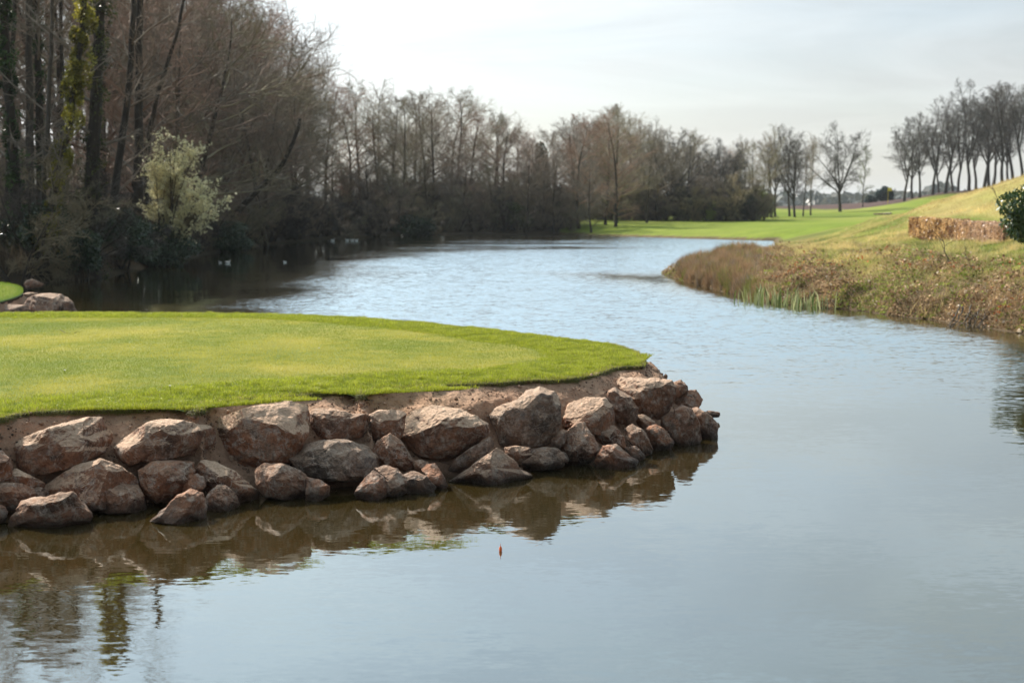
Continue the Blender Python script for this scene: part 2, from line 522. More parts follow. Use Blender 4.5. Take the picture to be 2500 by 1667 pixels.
M = dict(
    rock=mat_rock(), sand=mat_sand(), soil=mat_soil(), green=mat_green(),
    grass=mat_blade('grass_blade', 0.5, 0.45, 0.35), leaf=mat_blade('leaf', 0.4, 0.35, 0.5),
    dry=mat_blade('dry_blade', 0.3, 0.7, 0.2), gloss=mat_blade('glossy_leaf', 0.15, 0.3, 0.8),
    bark=mat_bark('bark_dark', (0.022, 0.018, 0.014), (0.075, 0.06, 0.046)),
    bark_pale=mat_bark('bark_birch', (0.10, 0.09, 0.08), (0.42, 0.38, 0.33), 3),
    bark_grey=mat_bark('bark_grey', (0.05, 0.042, 0.035), (0.12, 0.1, 0.08)),
    twig=mat_twig('twig_brown', (0.18, 0.148, 0.115), (0.27, 0.222, 0.172)),
    twig_red=mat_twig('twig_red', (0.24, 0.165, 0.125), (0.34, 0.235, 0.18)),
    twig_olive=mat_twig('twig_olive', (0.20, 0.175, 0.11), (0.29, 0.25, 0.16)),
    twig_dark=mat_twig('twig_grey', (0.06, 0.053, 0.046), (0.10, 0.088, 0.075)),
    twig_green=mat_twig('twig_green', (0.12, 0.14, 0.06), (0.2, 0.22, 0.1)),
    ground=mat_ground(), water=mat_water(),
    white=mat_plain('white_feather', (0.75, 0.74, 0.7)), darkf=mat_plain('dark_feather', (0.03, 0.03, 0.028)),
    orange=mat_plain('orange_plastic', (0.95, 0.16, 0.02), 0.4, 0.5), bill=mat_plain('bill', (0.5, 0.25, 0.03)),
    yellow=mat_plain('yellow_cloth', (0.75, 0.6, 0.05)), bunker=mat_plain('bunker_sand', (0.7, 0.62, 0.5)),
)

# ------------------------------------------------------------------ lake outline and ground
def W(u, v, z=0.0):
    p = at_z(u, v, z)
    return (p[0], p[1])
LAKE = [(17, -60), (16.5, 0), (15.5, 18), (13.6, 28)]
LAKE += [W(2500, 817), W(2392, 797), W(2285, 782), W(2180, 771), W(2084, 757), W(1988, 752), W(1871, 739), W(1797, 722), W(1701, 697), W(1655, 682)]
LAKE += [(6.6, 64), (9.5, 68), (14, 80), (18.2, 100)]
LAKE += [W(1893, 588), W(1865, 588), W(1678, 583), W(1542, 578.5), W(1440, 576), W(1389, 573)]
LAKE += [W(1300, 574), W(1150, 575), W(957, 577), W(860, 580), W(808, 584), W(740, 589), W(680, 596), W(620, 603), W(564, 612), W(490, 625), W(425, 638), W(330, 660), W(245, 681), W(150, 687), W(95, 691)]
LAKE += [(-26, 56), (-33, 46), (-34, 10), (-34, -60)]
LAKE = np.array(LAKE)
_l2 = []
for k in range(len(LAKE)):            # denser, slightly uneven shore
    a, b = LAKE[k], LAKE[(k + 1) % len(LAKE)]
    n = max(1, int(np.linalg.norm(b - a) / 3.0)) if a[1] > 25 and b[1] > 25 else 1
    for j in range(n):
        _l2.append(a + (b - a) * j / n)
LAKE = np.array(_l2)
jit = fbm(P3(LAKE[:, 0] * 0.3, LAKE[:, 1] * 0.3), 3, 11)
LAKE = LAKE + np.stack([jit, jit * 0.6], 1) * 0.45 * (LAKE[:, 1:2] > 25)

CTRL = []
def cp(u, v, d):
    p = at_d(u, v, d)
    CTRL.append((p[0], p[1], p[2]))
for c in [(2000, 600, 75), (2100, 580, 80), (2240, 579, 75), (2350, 590, 66), (2440, 598, 60), (2500, 640, 47), (2350, 655, 46), (2200, 640, 50), (2100, 622, 58),
          (1960, 605, 66), (1900, 596, 90), (2000, 576, 110), (2200, 562, 120), (2100, 568, 100), (2500, 429, 90), (2400, 462, 90), (2300, 488, 92), (2240, 505, 95), (2150, 521, 112), (2050, 548, 122), (2300, 547, 80),
          (2450, 563, 70), (2600, 400, 86), (2700, 500, 60), (2600, 620, 45), (2440, 545, 76), (1440, 548, 165), (1600, 542, 180), (1740, 541, 185), (1900, 535, 200),
          (2100, 540, 170), (2250, 530, 160), (2000, 523, 250), (2150, 519, 250), (2030, 519, 300), (1900, 518, 255), (1930, 506, 300), (1850, 530, 225), (1990, 507, 330),
          (2100, 500, 320), (2200, 488, 312), (2300, 471, 305), (2400, 463, 300), (2500, 452, 300), (2700, 440, 300), (2300, 515, 240), (2500, 500, 220), (2350, 505, 150), (2600, 440, 140)]:
    cp(*c)
CTRL += [(-25, 60, .9), (-45, 60, 2.6), (-25, 100, .9), (-45, 110, 3.0), (-25, 140, .9), (0, 170, .9), (20, 175, 1.0), (0, 230, 2.5), (60, 230, 1.6), (-60, 200, 6), (-100, 100, 9), (-70, 80, 6), (-70, 150, 7), (-30, 200, 3.5),  # ground rise behind the left wood is added to block low sky
         (24, 10, 1.3), (24, -40, 1.3), (-45, 0, 1), (-45, 35, 1), (-200, 400, 2), (0, 500, 1), (250, 500, 4), (300, 200, 7), (100, 100, 6), (60, 40, 3), (0, 1500, 2), (-900, 1500, 2), (900, 1500, 6), (0, 4000, 1), (-2500, 4000, 1), (2500, 4000, 1)]
CTRL = np.array(CTRL)
def _pq(x, y):
    yy = np.maximum(y, 6.0)
    return np.stack([x / np.maximum(yy, 20) * 2.2, np.log(yy) * 1.0], 1)
_cq = _pq(CTRL[:, 0], CTRL[:, 1])
_A = np.linalg.norm(_cq[:, None] - _cq[None], axis=2)
_w = np.linalg.solve(_A + np.eye(len(_A)) * 0.004, CTRL[:, 2])
def hbase(x, y):
    q = _pq(x, y)
    r = np.zeros(len(x))
    for k in range(len(_cq)):
        r += _w[k] * np.hypot(q[:, 0] - _cq[k, 0], q[:, 1] - _cq[k, 1])
    return r
def ground_z(x, y):
    x = np.atleast_1d(np.asarray(x, float)); y = np.atleast_1d(np.asarray(y, float))
    d = dist_poly(x, y, LAKE)
    ins = inside(x, y, LAKE)
    h = np.clip(hbase(x, y), 0.25, 14)
    wdt = np.where((x > 4) & (y < 64), 3.2, np.where(y > 110, 5.0, 2.5))
    wdt = np.where((x > 4) & (y >= 64) & (y < 115), 7.0, wdt)
    rough = (fbm(P3(x * 0.5, y * 0.5), 3, 3) * 0.16 + np.where(x > 3, fbm(P3(x * 1.5, y * 1.1), 2, 13) * .16 * sstep(9, 4, d), 0)) * np.where(y < 100, 1, 0.3)
    land = h * (1 - np.exp(-d / wdt * 1.8)) + rough * sstep(0.0, 2, d) + 0.03
    # low undercut step at the water
    land += np.where((y < 64), 0.12, 0.06) * sstep(0, 0.35, d) * np.where(x > 4, 1, 0.5)
    bed = -1.3 * (1 - np.exp(-d / 1.6)) - 0.02
    return np.where(ins, bed, land)
def gz(x, y):
    return float(ground_z(x, y)[0])

def axis(lo, a, b, hi, step, g):
    v = list(np.arange(a, b + step, step))
    s, p = step, b
    while p < hi:
        s *= g; p += s; v.append(p)
    s, p = step, a
    while p > lo:
        s *= g; p -= s; v.insert(0, p)
    return np.array(v)
gx = axis(-3500, -28, 40, 3500, 0.5, 1.06)
gy = axis(-60, 26, 150, 6000, 0.6, 1.05)
X, Y = np.meshgrid(gx, gy)
xs, ys = X.ravel(), Y.ravel()
zs = ground_z(xs, ys)
dl = dist_poly(xs, ys, LAKE)
ins = inside(xs, ys, LAKE)
ang = xs / np.maximum(ys, 1)
colr = np.zeros((len(xs), 3))
colr[:] = (0.055, 0.042, 0.026)                                     # leaf mould under the wood
fair = (ang > 0.035) & (ys > 110) & (ys < 700)
n1 = fbm(P3(xs * 0.06, ys * 0.03), 4, 5)
f1 = np.array([0.15, 0.20, 0.022])[None] * (1 + 0.35 * n1[:, None])
colr[fair] = f1[fair]
tan = sstep(-0.1, 0.5, n1)[:, None] * 0.5
colr[fair] = (colr * (1 - tan) + np.array([0.25, 0.23, 0.06]) * tan)[fair]
# dark mulch under the hill trees
mul = (ang > 0.185) & (ys > 285 + 12 * n1) & (ys < 600) & (zs > 2.4)
colr[mul] = (0.085, 0.052, 0.045)
bank = (xs > 3) & (ys <= 118) & (ang > -0.2)
n2 = fbm(P3(xs * 0.35, ys * 0.2), 4, 8)
gcol = np.array([0.19, 0.19, 0.04])[None] + np.clip(n2, -0.6, 0.6)[:, None] * np.array([0.13, 0.05, 0.03])
bcol = np.array([0.11, 0.075, 0.045])[None] * (1 + 0.4 * n2[:, None])
tb = sstep(5.0, 2.0, dl + n2 * 2.2)[:, None] * np.where(ys < 64, 1.0, 0.35)[:, None]
colr[bank] = (gcol * (1 - tb) + bcol * tb)[bank]
hill = bank & (zs > 1.9)
hc = np.array([0.34, 0.27, 0.10])[None] + np.clip(n2, -0.6, 0.6)[:, None] * np.array([0.12, 0.04, 0.04])
th = sstep(1.9, 2.6, zs + n2 * 0.4)[:, None]
colr[hill] = (colr * (1 - th) + hc * th)[hill]
rim = fair & (dl < 0.7)
colr[rim] = (0.13, 0.1, 0.05)
colr[ins] = (0.05, 0.035, 0.018)
o = mesh_obj('ground', np.stack([xs, ys, zs], 1), grid_faces(len(gy), len(gx)), M['ground'], smooth=True, attrs={'col': np.clip(colr, 0.01, 1)})
tag(o, 'ground: mown fairway, rough bank and woodland floor round the lake', None, None, 'structure')
wv = np.array([(-60, -60, 0), (45, -60, 0), (45, 175, 0), (-60, 175, 0)], float)
o = mesh_obj('water', wv, np.array([[0, 1, 2, 3]]), M['water'])
tag(o, 'still lake water', None, None, 'structure')

# ------------------------------------------------------------------ grass blades
def blades(n_xyz, height, width, lean, cols, bend=0.5, segs=1, az=None):
    """blades: arrays; returns verts, faces, colors"""
    n = len(n_xyz)
    th = RNG.uniform(0, 2 * np.pi, n) if az is None else az
    wd = np.stack([np.cos(th), np.sin(th), np.zeros(n)], 1) * (width[:, None] / 2)
    la = RNG.uniform(0, 2 * np.pi, n)
    ld = np.stack([np.cos(la), np.sin(la), np.zeros(n)], 1) * (height * lean)[:, None]
    up = np.stack([np.zeros(n), np.zeros(n), height], 1)
    if segs == 1:
        v = np.stack([n_xyz - wd, n_xyz + wd, n_xyz + up + ld], 1).reshape(-1, 3)
        f = np.arange(n * 3).reshape(-1, 3)
        c = np.repeat(cols, 3, 0)
        return v, [f], c
    mid = n_xyz + up * 0.6 + ld * 0.35
    tip = n_xyz + up * (1 - 0.25 * lean[:, None]) + ld
    v = np.stack([n_xyz - wd, n_xyz + wd, mid + wd * 0.75, mid - wd * 0.75, tip], 1).reshape(-1, 3)
    b = (np.arange(n) * 5)[:, None]
    q = b + np.array([[0, 1, 2, 3]])
    t = b + np.array([[3, 2, 4]])
    return v, [q, t], np.repeat(cols, 5, 0)
def sample_in(poly, n):
    poly = np.asarray(poly)
    lo, hi = poly.min(0)[:2], poly.max(0)[:2]
    res = np.zeros((0, 2))
    while len(res) < n:
        p = RNG.uniform(lo, hi, (n * 2, 2))
        res = np.r_[res, p[inside(p[:, 0], p[:, 1], poly)]]
    return res[:n]
def mixcol(t, a, b):
    return np.asarray(a)[None] * (1 - t[:, None]) + np.asarray(b)[None] * t[:, None]

# ------------------------------------------------------------------ the green on the rock bank
ZT = 0.90
front_px = [(-330, 1075), (-120, 1040), (0, 1018), (38, 1009), (90, 1003), (153, 1000), (300, 996), (400, 992), (451, 991), (462, 999), (480, 1001), (494, 1000), (517, 978), (560, 974), (651, 967), (760, 960), (861, 954), (876, 964),
            (886, 963), (902, 951), (960, 945), (1011, 941), (1110, 937), (1213, 933), (1260, 929), (1314, 925), (1355, 926), (1400, 921), (1448, 915), (1475, 905), (1492, 898), (1537, 892), (1568, 893), (1573, 887)]
back_px = [(1572, 877), (1566, 866), (1555, 857), (1537, 850), (1488, 838), (1400, 828), (1276, 813), (1170, 800), (1063, 790), (900, 776), (744, 768), (520, 764), (319, 763), (0, 763), (-200, 764), (-420, 768)]
fr = np.array([W(u, v, ZT) for u, v in front_px])
bk = np.array([W(u, v, ZT) for u, v in back_px])
rim = catmull(np.r_[fr, bk], 900)
wob = fbm(P3(rim[:, 0] * 2.2, rim[:, 1] * 2.2), 3, 21)
rim = smooth_curve(rim, 2) + np.stack([wob * 0.2, wob], 1) * 0.035
gpoly = np.r_[rim, [(-34, 29), (-34, 15)]]
def green_z(x, y, e=None):
    if e is None: e = dist_poly(x, y, rim[::3], closed=False)
    return ZT - 0.03 * np.exp(-e / 0.08) + 0.035 * fbm(P3(x * 0.35, y * 0.35), 3, 31) * sstep(0.1, 1.5, e) + 0.05 * sstep(0.3, 4, e)
# surface: rows across between the front and the back edge, triangulated from points
nF = 260
ip = len(fr) / (len(fr) + len(bk))
cutI = int(np.argmax(rim[:, 0]))
fcur = catmull(rim[:cutI + 1], nF)
bcur = catmull(np.r_[rim[cutI:], [(-34, 29)]][::-1], nF)
fcur[0] = (-8.2, 13.2) if fcur[0][0] > 0 else fcur[0]
s_ = np.linspace(0, 1, 70)
s_ = (1 - np.cos(s_ * np.pi)) / 2
G = fcur[None] * (1 - s_[:, None, None]) + bcur[None] * s_[:, None, None]
gxv, gyv = G[..., 0].ravel(), G[..., 1].ravel()
ge = dist_poly(gxv, gyv, rim[::3], closed=False)
gv = np.stack([gxv, gyv, green_z(gxv, gyv, ge) - 0.012], 1)
o = mesh_obj('green', gv, grid_faces(70, nF), M['green'], smooth=True, attrs={'edge': ge})
tag(o, 'mown golf green on the rock-edged promontory', None, None, 'structure')

# soil rim of the turf: 7 cm thick, uneven
cc = rim
tn = np.gradient(cc, axis=0); tn /= np.linalg.norm(tn, axis=1)[:, None] + 1e-9
nrm2 = np.stack([tn[:, 1], -tn[:, 0]], 1)           # outward for a counter-clockwise front edge (left -> tip -> back)
prof = [(-0.02, -0.005), (0.010, -0.014), (0.016, -0.030), (0.0, -0.052), (-0.05, -0.07), (-0.14, -0.08)]
rings = []
for k, (dx_, dz_) in enumerate(prof):
    nn = fbm(P3(cc[:, 0] * 9, cc[:, 1] * 9, np.full(len(cc), k * 1.7)), 3, 41)
    q = cc + nrm2 * (dx_ + nn * 0.022)[:, None]
    rings.append(np.c_[q, ZT + dz_ * (1 + 0.5 * nn)])
o = mesh_obj('turf_edge', np.concatenate(rings), grid_faces(len(prof), len(cc)), M['soil'], smooth=True)
tag(o, 'dark soil edge of the turf overhanging the sandy bank', None, None, 'structure')

# sandy bank
shore_px = [(-330, 1330), (-120, 1285), (0, 1262), (220, 1250), (400, 1240), (520, 1234), (650, 1219), (800, 1210), (900, 1198), (1090, 1178), (1300, 1152), (1450, 1136), (1560, 1112), (1630, 1090), (1715, 1062), (1728, 1045)]
sh = [W(u, v, 0) for u, v in shore_px]
tip = bk[0]
sh += [(sh[-1][0] + 0.12, sh[-1][1] + 0.9), (sh[-1][0] - 0.1, sh[-1][1] + 1.9)]
for u, v in back_px[2:]:
    q = W(u, v, ZT)
    sh.append((q[0] + 0.35, q[1] + 1.2))
nB = 1400
# match both curves by arc fraction of matching anchor points
def param_curve(anch, curve_pts):
    return catmull(curve_pts, nB)
eF = catmull(rim[:cutI + 1], 1100); eB = catmull(rim[cutI:], 301)[1:]
E = np.r_[eF, eB]
kS = 16
sF = catmull(np.array(sh[:kS]), 1100); sB = catmull(np.array(sh[kS - 1:]), 301)[1:]
S = smooth_curve(np.r_[sF, sB], 6)
# re-match the front part by image column so that the rows run down the slope
def colof(p, z):
    d = p[:, 1]
    return 1250 + F * p[:, 0] / (d * CT + (CAMZ - z) * ST)
cu_e = colof(eF, ZT); cu_s = colof(sF, 0.0)
tt = np.linspace(0, 1, 1100)
targ = np.interp(cu_e, [-400, 1250, 1577], [-400, 1300, 1728])
idx = np.interp(targ, np.maximum.accumulate(cu_s), tt)
S[:1100] = np.stack([np.interp(idx, tt, sF[:, 0]), np.interp(idx, tt, sF[:, 1])], 1)
S = smooth_curve(S, 4)
E3 = np.c_[E, np.full(len(E), ZT - 0.05)]
tE = np.gradient(E, axis=0); tE /= np.linalg.norm(tE, axis=1)[:, None] + 1e-9
nE = np.stack([tE[:, 1], -tE[:, 0]], 1)
rows = []
fs = np.r_[np.linspace(-0.12, 1.0, 70), np.linspace(1.05, 2.2, 14)]
def bank_pt(f, e, s):
    """f 0..1 from under the turf to the waterline"""
    xy = e * (1 - f) + s * f
    z = (ZT - 0.05) * (1 - f) + 0.10 * math.sin(math.pi * min(max(f, 0), 1)) - 0.02 * f
    return xy, z
Esm = smooth_curve(E, 300)
def bank_rows(sink):
  out_ = []
  for f in fs:
    w_ = float(sstep(0.0, 0.18, f))
    Ef = E * (1 - w_) + Esm * w_
    sk = sink * float(sstep(0.30, 0.72, f))
    xy = Ef * (1 - f) + S * f - nEs * (sk * 0.9)
    if f < 0: z = np.full(len(E), ZT - 0.05 + 0.02)
    elif f <= 1: z = np.full(len(E), (ZT - 0.05) * (1 - f) + 0.10 * math.sin(math.pi * f) - 0.03 * f)
    else: z = np.full(len(E), -0.03 - (f - 1) * 0.75)
    lump = fbm(P3(xy[:, 0] * 1.8, xy[:, 1] * 1.8, z * 1.8), 5, 51) * 0.15 * (0.25 + sstep(-0.1, 0.5, f))
    fine = fbm(P3(xy[:, 0] * 6, xy[:, 1] * 6, z * 9), 4, 57) * 0.04
    out_.append(np.c_[xy, z + lump + fine - sk * 0.55])
  return out_
nEs = smooth_curve(nE, 200)
rows = bank_rows(0.0)
bv = np.concatenate(bank_rows(0.19))
o = mesh_obj('sand_bank', bv, grid_faces(len(fs), len(E))[:, ::-1], M['sand'], smooth=True)
tag(o, 'steep reddish sand bank between the turf edge and the boulders', None, None, 'structure')

# grass on the green
def dense_grass():
    # bounding: clip to what the frame can show plus a margin
    n = 430000
    band = catmull(rim, 3000)
    tnb = np.gradient(band, axis=0); tnb /= np.linalg.norm(tnb, axis=1)[:, None] + 1e-9
    nb = np.stack([tnb[:, 1], -tnb[:, 0]], 1)
    dd = np.linalg.norm(band, axis=1)
    w = np.where(np.arange(3000) < 3000 * 0.62, 1.0, 0.5)
    k = RNG.choice(3000, n, p=w / w.sum())
    inn = RNG.uniform(-0.015, 1.45, n) ** 1.0
    p = band[k] - nb[k] * inn[:, None] + RNG.normal(0, 0.01, (n, 2))
    okk = (p[:, 0] > -10.5) & (p[:, 1] < 30)
    p, inn = p[okk], inn[okk]
    m = len(p)
    nz = fbm(P3(p[:, 0] * 1.3, p[:, 1] * 1.3), 3, 61)
    nf = fbm(P3(p[:, 0] * 7, p[:, 1] * 7), 3, 62)
    keep = RNG.uniform(0, 1, m) < np.clip(1.15 - sstep(1.0, 1.45, inn + nz * 0.4), 0, 1)
    p, inn, nz, nf = p[keep], inn[keep], nz[keep], nf[keep]
    m = len(p)
    hgt = (0.028 + 0.03 * RNG.uniform(0, 1, m)) * (1 + 0.9 * nf) * (1 - 0.4 * sstep(0.9, 1.4, inn))
    wid = RNG.uniform(0.003, 0.0055, m)
    t = np.clip(0.5 + 0.5 * nf + RNG.normal(0, 0.25, m), 0, 1)
    c = mixcol(t, (0.15, 0.20, 0.015), (0.46, 0.48, 0.045))
    strw = RNG.uniform(0, 1, m) < (0.05 + 0.35 * (inn < 0.09))
    c[strw] = np.array([0.3, 0.25, 0.1])
    z = green_z(p[:, 0], p[:, 1], np.maximum(inn, 0)) - 0.006
    return blades(np.c_[p, z], hgt, wid, RNG.uniform(0.1, 0.8, m), c, segs=2)
v, f, c = dense_grass()
o = mesh_obj('fringe_grass', v, f, M['grass'], attrs={'col': c})
tag(o, 'longer bright green fringe grass round the rim of the green', None, None, 'stuff')
def mown_grass():
    n = 900000
    poly = np.r_[rim[::6], [(-34, 29), (-34, 15)]]
    poly = np.array([[max(a, -11.5), b] for a, b in poly])
    p = sample_in(poly, n)
    # more blades nearer the camera
    keep = RNG.uniform(0, 1, n) < np.clip((17.0 / p[:, 1]) ** 1.5, 0.35, 1)
    keep &= np.abs(p[:, 0]) < 0.42 * p[:, 1]
    p = p[keep]
    e = dist_poly(p[:, 0], p[:, 1], rim[::8], closed=False)
    nz = fbm(P3(p[:, 0] * 0.6, p[:, 1] * 0.6), 4, 71)
    nf = fbm(P3(p[:, 0] * 5, p[:, 1] * 5), 3, 72)
    m = len(p)
    t = np.clip(0.5 + 1.3 * nz + 0.5 * nf + RNG.normal(0, 0.2, m), 0, 1)
    c = mixcol(t, (0.19, 0.235, 0.025), (0.46, 0.40, 0.06))
    pale = np.clip(nz * 2 - 0.4, 0, 1)[:, None] * 0.5
    c = c * (1 - pale) + np.array([0.48, 0.4, 0.13]) * pale
    c = c * (1 - 0.15 * sstep(1.6, 0.6, e)[:, None])
    hgt = RNG.uniform(0.010, 0.020, m)
    wid = RNG.uniform(0.003, 0.006, m)
    z = green_z(p[:, 0], p[:, 1], e) - 0.006
    return blades(np.c_[p, z], hgt, wid, RNG.uniform(0.2, 1.0, m), c)
v, f, c = mown_grass()
o = mesh_obj('mown_grass', v, f, M['grass'], attrs={'col': c})
tag(o, 'short yellowish mown grass in the middle of the green', None, None, 'stuff')
# grass hanging over the turf edge
def hanging():
    n = 60000
    band = catmull(rim[:int(len(rim) * 0.66)], 2400)
    tnb = np.gradient(band, axis=0); tnb /= np.linalg.norm(tnb, axis=1)[:, None] + 1e-9
    nb = np.stack([tnb[:, 1], -tnb[:, 0]], 1)
    k = RNG.integers(0, 2400, n)
    cl = fbm(P3(band[k][:, 0] * 4, band[k][:, 1] * 4), 3, 81)
    L = RNG.uniform(0.03, 0.075, n) * (1 + 0.9 * cl)
    p0 = np.c_[band[k] + nb[k] * RNG.uniform(-0.03, 0.012, n)[:, None], ZT - RNG.uniform(0, 0.04, n)]
    side = tnb[k] * RNG.normal(0, 0.35, n)[:, None]
    tipd = np.c_[nb[k] * RNG.uniform(0.2, 0.8, n)[:, None] + side, RNG.uniform(-1.0, 0.25, n)]
    tipd /= np.linalg.norm(tipd, axis=1)[:, None]
    wv_ = np.c_[tnb[k] * 0.0022, np.zeros(n)]
    v = np.stack([p0 - wv_, p0 + wv_, p0 + tipd * L[:, None]], 1).reshape(-1, 3)
    t = RNG.uniform(0, 1, n)
    c = mixcol(t, (0.11, 0.15, 0.02), (0.3, 0.26, 0.1))
    return v, np.arange(n * 3).reshape(-1, 3), np.repeat(c, 3, 0)
v, f, c = hanging()
o = mesh_obj('overhanging_grass', v, f, M['grass'], attrs={'col': c})
tag(o, 'ragged grass ends hanging over the soil edge', None, None, 'stuff')

# ------------------------------------------------------------------ rocks
def ico(sub):
    import bmesh
    bm = bmesh.new()
    bmesh.ops.create_icosphere(bm, subdivisions=sub, radius=1.0)
    v = np.array([x.co[:] for x in bm.verts])
    f = np.array([[q.index for q in p.verts] for p in bm.faces])
    bm.free()
    return v, f
ICO = {5: ico(5), 6: ico(6), 4: ico(4)}
def outline_R(poly, cx, cy, n=360):
    """radius of a star-shaped outline around its centre for n angles (y up)"""
    px = np.array([p[0] - cx for p in poly]); py = np.array([-(p[1] - cy) for p in poly])
    th = np.arange(n) * 2 * np.pi / n - np.pi
    R = np.zeros(n)
    m = len(px)
    for k in range(m):
        x1, y1, x2, y2 = px[k], py[k], px[(k + 1) % m], py[(k + 1) % m]
        dx, dy = np.cos(th), np.sin(th)
        ex, ey = x2 - x1, y2 - y1
        den = dx * ey - dy * ex
        den = np.where(np.abs(den) < 1e-9, 1e-9, den)
        t = (x1 * ey - y1 * ex) / den
        s = (x1 * dy - y1 * dx) / den
        ok = (t > 0) & (s >= -1e-6) & (s <= 1 + 1e-6)
        R = np.where(ok & (t > R), t, R)
    k = np.array([1, 2, 3, 2, 1.0]); k /= k.sum()
    R = np.convolve(np.r_[R[-2:], R, R[:2]], k, 'valid')
    return R
_bu = np.concatenate([r for r in rows[:70]]).reshape(70, -1, 3)
def proj(p):
    x, y, z = p[..., 0], p[..., 1], p[..., 2] - CAMZ
    dep = y * CT - z * ST
    return 1250 + F * x / dep, 833.5 - F * (y * ST + z * CT) / dep
_pu, _pv = proj(_bu)
def bank_at(u, v):
    m = (_pu - u) ** 2 + (_pv - v) ** 2
    m[:, 1150:] = 1e12
    k = np.unravel_index(np.argmin(m), m.shape)
    return _bu[k]
def rock(lab, poly, tone=0.5, sand=0.3, top=None, thick=0.62, push=0.0, sub=5, seed=0, dist=None, cuts=22, group='boulders edging the green', cat='boulder', name='boulder'):
    px = np.array(poly, float)
    u0, v0 = (px[:, 0].min() + px[:, 0].max()) / 2, (px[:, 1].min() + px[:, 1].max()) / 2
    R = outline_R(poly, u0, v0) * 1.04
    pos = bank_at(u0, v0)
    d = np.linalg.norm(pos - np.array([0, 0, CAMZ])) if dist is None else dist
    if dist is None:
        vb = px[:, 1].max()
        pw = at_z(u0, vb - 8, 0.0)
        rw = (px[:, 0].max() - px[:, 0].min()) / 2 * d / F * thick
        d = min(d, np.linalg.norm(pw - np.array([0, 0, CAMZ])) + rw * 0.75) - 0.17
    r3 = ray(u0, v0); r3 /= np.linalg.norm(r3)
    sc = d / (F / (r3[1] * CT - r3[2] * ST))          # metres per pixel
    c0 = np.array([0, 0, CAMZ]) + r3 * (d + push)
    sc *= (d + push) / d
    V, Fc = ICO[sub]
    rg = np.random.default_rng(1000 + seed)
    phi = np.arctan2(V[:, 2], V[:, 0])
    cxz = np.hypot(V[:, 0], V[:, 2])
    Rr = np.interp(phi, np.r_[np.arange(360) * 2 * np.pi / 360 - np.pi, np.pi], np.r_[R, R[0]]) * sc
    wdt = (px[:, 0].max() - px[:, 0].min()) * sc; hgt = (px[:, 1].max() - px[:, 1].min()) * sc
    T = thick * 0.5 * (wdt * 0.5 + hgt * 0.7)
    q = np.stack([Rr * np.cos(phi) * cxz ** 0.45, T * np.sign(V[:, 1]) * np.abs(V[:, 1]) ** 0.8, Rr * np.sin(phi) * cxz ** 0.45], 1)
    # facets facing the viewer and the sky
    for k in range(cuts):
        n = np.array([rg.uniform(-1, 1), -rg.uniform(0.35 if k < 8 else 0.0, 1.0), rg.uniform(-0.75, 0.9)])
        n /= np.linalg.norm(n)
        ext = (q @ n).max()
        dcut = ext * (rg.uniform(0.58, 0.80) if k < 8 else rg.uniform(0.78, 0.93))
        s = q @ n - dcut
        m = s > 0
        q[m] -= np.outer(s[m] * 0.93, n)
    if top is not None:
        tilt, roll = top
        n = np.array([math.sin(math.radians(roll)), -math.sin(math.radians(tilt)), math.cos(math.radians(tilt))]); n /= np.linalg.norm(n)
        hz = np.percentile(q[:, 2], 97)
        s = (q - np.array([0, 0, hz * 0.93])) @ n
        m = s > 0
        q[m] -= np.outer(s[m] * 0.95, n)
    # give the chipped block back the width and height it has at every angle
    for _ in range(2):
        ph = np.arctan2(q[:, 2], q[:, 0]); rr_ = np.hypot(q[:, 0], q[:, 2])
        nb_ = 48
        bi = ((ph + np.pi) / (2 * np.pi) * nb_).astype(int) % nb_
        sil = np.zeros(nb_); np.maximum.at(sil, bi, rr_)
        tgt = np.interp((np.arange(nb_) + .5) / nb_ * 2 * np.pi - np.pi, np.r_[np.arange(360) * 2 * np.pi / 360 - np.pi, np.pi], np.r_[R, R[0]]) * sc
        kk = np.clip(tgt / np.maximum(sil, 1e-3), .7, 1.7)
        fr_ = (ph + np.pi) / (2 * np.pi) * nb_ - .5
        i0 = np.floor(fr_).astype(int); w1 = fr_ - i0
        ks = kk[i0 % nb_] * (1 - w1) + kk[(i0 + 1) % nb_] * w1
        q[:, 0] *= ks; q[:, 2] *= ks
    size = (wdt + hgt) / 2
    qq = q + c0
    nr = q / (np.linalg.norm(q, axis=1)[:, None] + 1e-9)
    big = fbm(qq * 2.3 / max(size, .3), 3, 90 + seed)
    rid = 1 - np.abs(fbm(qq * 5.0 / max(size, .3) ** 0.6, 4, 190 + seed))
    fin = fbm(qq * 22, 4, 290 + seed, 0.6)
    rid2 = 1 - np.abs(fbm(qq * 13.0, 3, 390 + seed))
    disp = size * (0.020 * big + 0.035 * (rid - 0.75)) + 0.012 * (rid2 - .8) + 0.008 * fin
    q = q + nr * disp[:, None]
    # back to world axes: X right, Y away, Z up about the line of sight
    az = math.atan2(r3[0], r3[1]); el = math.asin(r3[2])
    Rm = (Matrix.Rotation(-az, 3, 'Z') @ Matrix.Rotation(el, 3, 'X'))
    q = q @ np.array(Rm).T
    o = mesh_obj(name, q, Fc, M['rock'], loc=tuple(c0), smooth=False)
    o['tone'] = float(tone); o['sand'] = float(sand)
    tag(o, lab, cat, group)
    return o
def A(*p): return [(x * 0.38265, 900 + y * 0.38265) for x, y in p]
def B(*p): return [(850 + x * 0.40391, 850 + y * 0.40391) for x, y in p]
